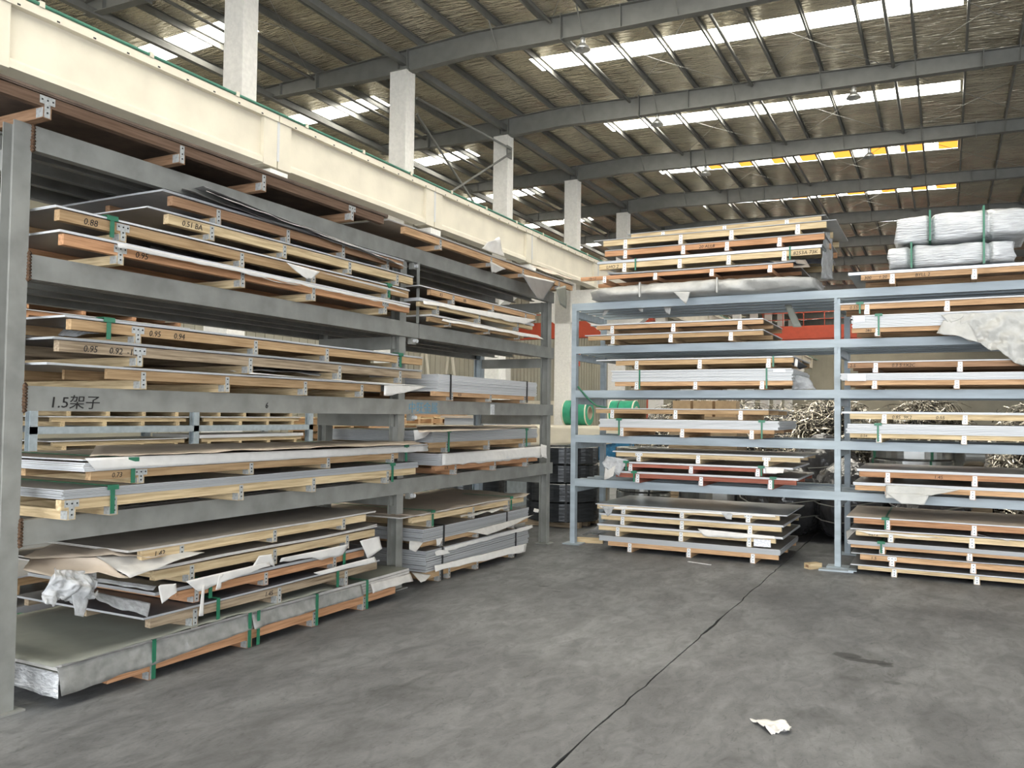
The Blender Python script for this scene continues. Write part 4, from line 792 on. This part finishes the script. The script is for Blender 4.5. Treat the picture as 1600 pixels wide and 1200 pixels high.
def coil(e, name, ax, r, ri, wd, c, mt, band=None, seg=40):
    """thick ring: eye along z ('z') or along local x ('x'), centre c"""
    b = MB(); prof = [(ri, -wd/2), (r-.01, -wd/2), (r, -wd/2+.01), (r, wd/2-.01), (r-.01, wd/2), (ri, wd/2)]
    for (q, h) in prof:
        for k in range(seg):
            t = 2*math.pi*k/seg; p = (q*math.cos(t), q*math.sin(t), h) if ax == 'z' else (h, q*math.cos(t), q*math.sin(t)); b.v.append(tuple(Vector(p)+Vector(c)))
    for i in range(6):
        for k in range(seg):
            j = (k+1) % seg; i2 = (i+1) % 6; b.f.append((i*seg+k, i*seg+j, i2*seg+j, i2*seg+k)); b.m.append(0)
    return b.build(name, mt, e)
for (x, y, lab) in ((-.25, .7, 'green film wrapped steel coil on the bench in the gap, nearer one'), (1.45, .9, 'green film wrapped steel coil on the bench, farther one at right')):
    g = empty('steel_coil', lw(x, y, 1.67), R(2), lab, 'coil', 'green coils on the bench')
    coil(g, 'coil_body', 'x', .45, .24, .95, (0, 0, 0), COILGREEN); coil(g, 'edge_band', 'x', .462, .23, .05, (.44, 0, 0), CREAM); coil(g, 'edge_band', 'x', .462, .23, .05, (-.44, 0, 0), CREAM); coil(g, 'strap', 'x', .465, .45, .03, (-.1, 0, 0), BLACK)
    coil(g, 'inner_wrap', 'x', .245, .22, .99, (0, 0, 0), KRAFT)
# upright coil stacks
def stack(x, y, r, hs, mt, lab, grp, band=BLACK, z0=.08):
    z = z0
    s_ = empty('coil_skid', (x, y, 0), 0, 'dark timber skid under ' + lab, 'skid')
    for k in (-1, 0, 1): MB().box(-r*.8, r*.8, k*r*.6-.05, k*r*.6+.05, 0, z0).build('skid_beam', WD['old'][0], s_)
    for k, h in enumerate(hs):
        nm = ['lowest', 'second lowest', 'third lowest', 'fourth lowest', 'fifth'][k]
        g = empty('steel_coil', (x+.02*math.sin(k*2.1), y+.015*math.cos(k*3), z), 0, '%s coil of %s' % (nm, lab), 'coil', grp)
        coil(g, 'coil_body', 'z', r-.01*(k % 2), r*.55, h, (0, 0, h/2), mt)
        for q in range(4):
            t = q*math.pi/2+.5; MB().box(r-.015, r+.004, -.015, .015, -.0, h+.001).build('strap', band, g).rotation_euler = (0, 0, t)
        z += h+.012
stack(-5.02, 11.35, .53, (.27, .26, .25, .24), COILDARK, "the dark stack just left of the right rack", 'dark coils in the corner')
stack(-6.55, 11.3, .55, (.30, .28, .28, .26), COILDARK, "the dark stack under the far bay", 'dark coils under the far bay')
stack(-7.9, 12.2, .5, (.30, .30, .30), COILST, "the bright stack behind the left rack", 'bright coils behind the far bay')
stack(-5.6, 13.4, .5, (.35, .32), COILST, "the bright stack behind the corner", 'bright coils behind the corner')
stack(-4.2, 12.6, .42, (.35, .35, .30), COILST, "the bright stack behind the right rack", 'bright coils behind the right rack')
stack(-3.0, 12.7, .66, (.3, .23), COILST, "the wide pair behind the right rack", 'wide coils behind the right rack')
stack(-.42, 12.6, .52, (.35, .32, .28, .18), COILST, "the stack between the shelves of the right bay", 'coils behind the right bay', GREEN)
g = empty('steel_coil', (.25, 12.4, 1.12), R(25), 'small bright coil leaning beside the coil stack of the right bay', 'coil')
coil(g, 'coil_body', 'x', .17, .1, .26, (0, 0, 0), COILST)
g = empty('coil_skid', (.25, 12.4, 0), 0, 'plain timber crate under the small leaning coil', 'crate'); MB().box(-.25, .25, -.25, .25, 0, .95).build('crate_body', WD['old'][0], g)
# scrap heaps
def heap(x, y, rx, ry, h, n, seed, lab, base=0):
    e = empty('scrap_heap', (x, y, base), 0, lab, 'scrap', 'tangled steel strip scrap behind the right rack'); rn = random.Random(seed)
    b = MB(); nx, ny = 24, 12
    for j in range(ny+1):
        for i in range(nx):
            t = 2*math.pi*i/nx; p = math.pi/2*j/ny; d = 1+.15*noise.noise(Vector((math.cos(t)*2+seed, math.sin(t)*2, j*.4)))
            b.v.append((rx*.86*math.cos(t)*math.cos(p)**.6*d, ry*.86*math.sin(t)*math.cos(p)**.6*d, h*.9*math.sin(p)*d))
    for j in range(ny):
        for i in range(nx): k = (i+1) % nx; b.f.append((j*nx+i, j*nx+k, (j+1)*nx+k, (j+1)*nx+i)); b.m.append(0)
    b.build('core', DSTEEL, e)
    s = MB()
    for q in range(int(n*2)):
        t = rn.uniform(math.pi*.9, 2.1*math.pi); p = math.asin(rn.random())
        c = Vector((rx*math.cos(t)*math.cos(p)**.6, ry*math.sin(t)*math.cos(p)**.6, h*math.sin(p))); c *= rn.uniform(.86, 1.02)
        nr = Vector((math.cos(t)*math.cos(p), math.sin(t)*math.cos(p), math.sin(p)+.1)).normalized()
        a = nr.cross(Vector((rn.uniform(-1, 1), rn.uniform(-1, 1), rn.uniform(-1, 1)))).normalized(); bb = nr.cross(a)
        rad = rn.uniform(.10, .5); arc = rn.uniform(.8, 2.6); pts = []
        for k in range(11):
            u = arc*(k/10-.5); pts.append(c+a*rad*math.sin(u)+bb*rad*(math.cos(u)-.6)*rn.choice((1, 1))+nr*.05*math.sin(u*3+q))
        for pt in pts: pt.z = max(.01, pt.z)
        s.ribbon(pts, rn.uniform(.006, .02), nr+Vector((rn.uniform(-.6, .6), rn.uniform(-.6, .6), rn.uniform(-.6, .6))))
    o = s.build('strip', SHINY, e); o['kind'] = 'stuff'
heap(-4.6, 18.5, 1.9, 1.2, 1.95, 1400, 1, 'long low heap of tangled bright strips behind the left bay of the right rack')
heap(-2.6, 16.5, 1.3, 1.0, 1.8, 1100, 2, 'middle heap of tangled bright strips behind the right rack')
heap(-1.55, 13.7, .68, .8, 1.85, 1500, 3, 'tall heap of tangled bright strips behind the mid post of the right rack')
heap(-.30, 15.1, .70, .8, 1.9, 1300, 4, 'heap of tangled bright strips behind the right bay, left one')
heap(1.3, 14.6, .75, .8, 1.85, 1200, 5, 'heap of tangled bright strips behind the right bay, right one')
heap(.95, 12.6, .45, .5, 1.3, 900, 6, 'small heap of tangled bright strips close behind the right bay')
# (bales)
def bale(x, y, r, h, seed, lab):
    import bmesh
    bm = bmesh.new(); bmesh.ops.create_icosphere(bm, subdivisions=5, radius=1)
    for v in bm.verts:
        q = v.co*2.2+Vector((seed, 0, 0)); n_ = noise.noise(q)+.5*abs(noise.noise(q*2.6))+.35*abs(noise.noise(Vector((q.x*7, q.y*7, q.z*1.5))))
        c = v.co*(1+.10*n_); v.co = Vector((c.x*r, c.y*r, max(0, h/2+c.z*h/2)))
    me = bpy.data.meshes.new('wrap'); bm.to_mesh(me); bm.free(); me.materials.append(BPLAST); me.polygons.foreach_set('use_smooth', [True]*len(me.polygons))
    e = empty('scrap_bale', (x, y, 0), 0, lab, 'bale', 'black plastic wrapped bales'); place(me, 'plastic_wrap', e)
    for k in range(3):
        z = h*(.3+.2*k); rr_ = r*math.sqrt(max(.1, 1-((z-h/2)/(h/2))**2))*1.12; pts = [(rr_*math.cos(t*.4), rr_*math.sin(t*.4), z+.04*math.sin(t)) for t in range(17)]
        MB().tube(pts, .008, 5, caps=False).build('tie_wire', STEEL_T, e)
bale(-1.95, 11.75, .52, 1.0, 1, 'black plastic wrapped bale behind the end of the left floor pile')
bale(-1.12, 11.75, .46, 1.05, 9, 'black plastic wrapped bale behind the mid post of the right rack')
bale(-.2, 11.55, .45, .75, 17, 'low black plastic wrapped bale behind the right floor pile')
bale(-1.55, 12.55, .5, 1.35, 23, 'taller black plastic wrapped bale farther behind the mid post')
# cardboard boxes on a pallet stack
g = empty('timber_crate', (-3.8, 15.0, 0), 0, 'tall plain crate under the cardboard boxes behind the right rack', 'crate')
for k in range(8): MB().box(-.6, .6, -.4, .4, k*.2, k*.2+.19).build('crate_board', WD['old'][0], g)
for k, (x, s, lab) in enumerate(((-4.2, .32, 'left'), (-3.82, .34, 'middle'), (-3.42, .36, 'right'))):
    g = empty('cardboard_box', (x, 14.85, 1.59), 0, '%s small cardboard box just above the second shelf of the right rack' % lab, 'box', 'cardboard boxes behind the right rack')
    MB().box(-s/2, s/2, -.15, .15, 0, .28).build('carton', CARD, g); MB().box(-s/2-.0, s/2, -.02, .02, .28, .283).build('tape', KRAFT, g)

# ------------------------------------------------------------------ small things on the floor
e = empty('paper_scrap', (-.80, 4.53, .0), 0, 'crumpled white paper scrap lying alone on the near floor', 'paper')
patch('sheet', [(-.93, 4.56, .012), (-.76, 4.60, .03), (-.70, 4.50, .012), (-.80, 4.42, .012)], e, PAPER, 16, 12, .05, 90, .03, 14)
def woodblock(c, a, L, w_, h, lab):
    g = empty('wood_block', c, a, lab, 'wood'); MB().box(-L/2, L/2, -w_/2, w_/2, 0, h).build('block', WD['pale'][0], g); MB().box(-L/2-.002, -L/2, -w_/2*.5, w_/2*.5, h*.3, h*.7).build('end_knot', WD['brown'][0], g)
woodblock((-3.98, 9.86, 0), R(12), .34, .07, .06, 'pale timber offcut on the floor beside the left post of the right rack')
woodblock((-1.27, 9.45, 0), R(50), .16, .09, .06, 'short timber block beside the foot of the mid post of the right rack')
e = empty('steel_plate', (-1.04, 9.44, 0), R(4), 'bent steel plate lying at the foot of the mid post of the right rack', 'plate'); MB().box(-.17, .17, -.07, .07, .0, .014).box(.12, .2, -.06, .09, .014, .022).build('plate', STEEL_R, e)
e = empty('plastic_scrap', (-4.0, 10.1, 0), 0, 'crumpled clear plastic lying behind the left post of the right rack', 'plastic')
patch('film', [(-4.25, 10.15, .02), (-3.85, 10.05, .25), (-3.7, 10.2, .12), (-4.1, 10.4, .02)], e, FILM, 12, 10, .15, 91, .05)
for (x, y, lab) in ((-2.4, 9.12, 'thin metal strip offcut on the floor before the left floor pile'),):
    g = empty('metal_offcut', (x, y, 0), R(-15), lab, 'offcut'); MB().box(-.14, .14, -.012, .012, 0, .004).build('strip', GALV, g)
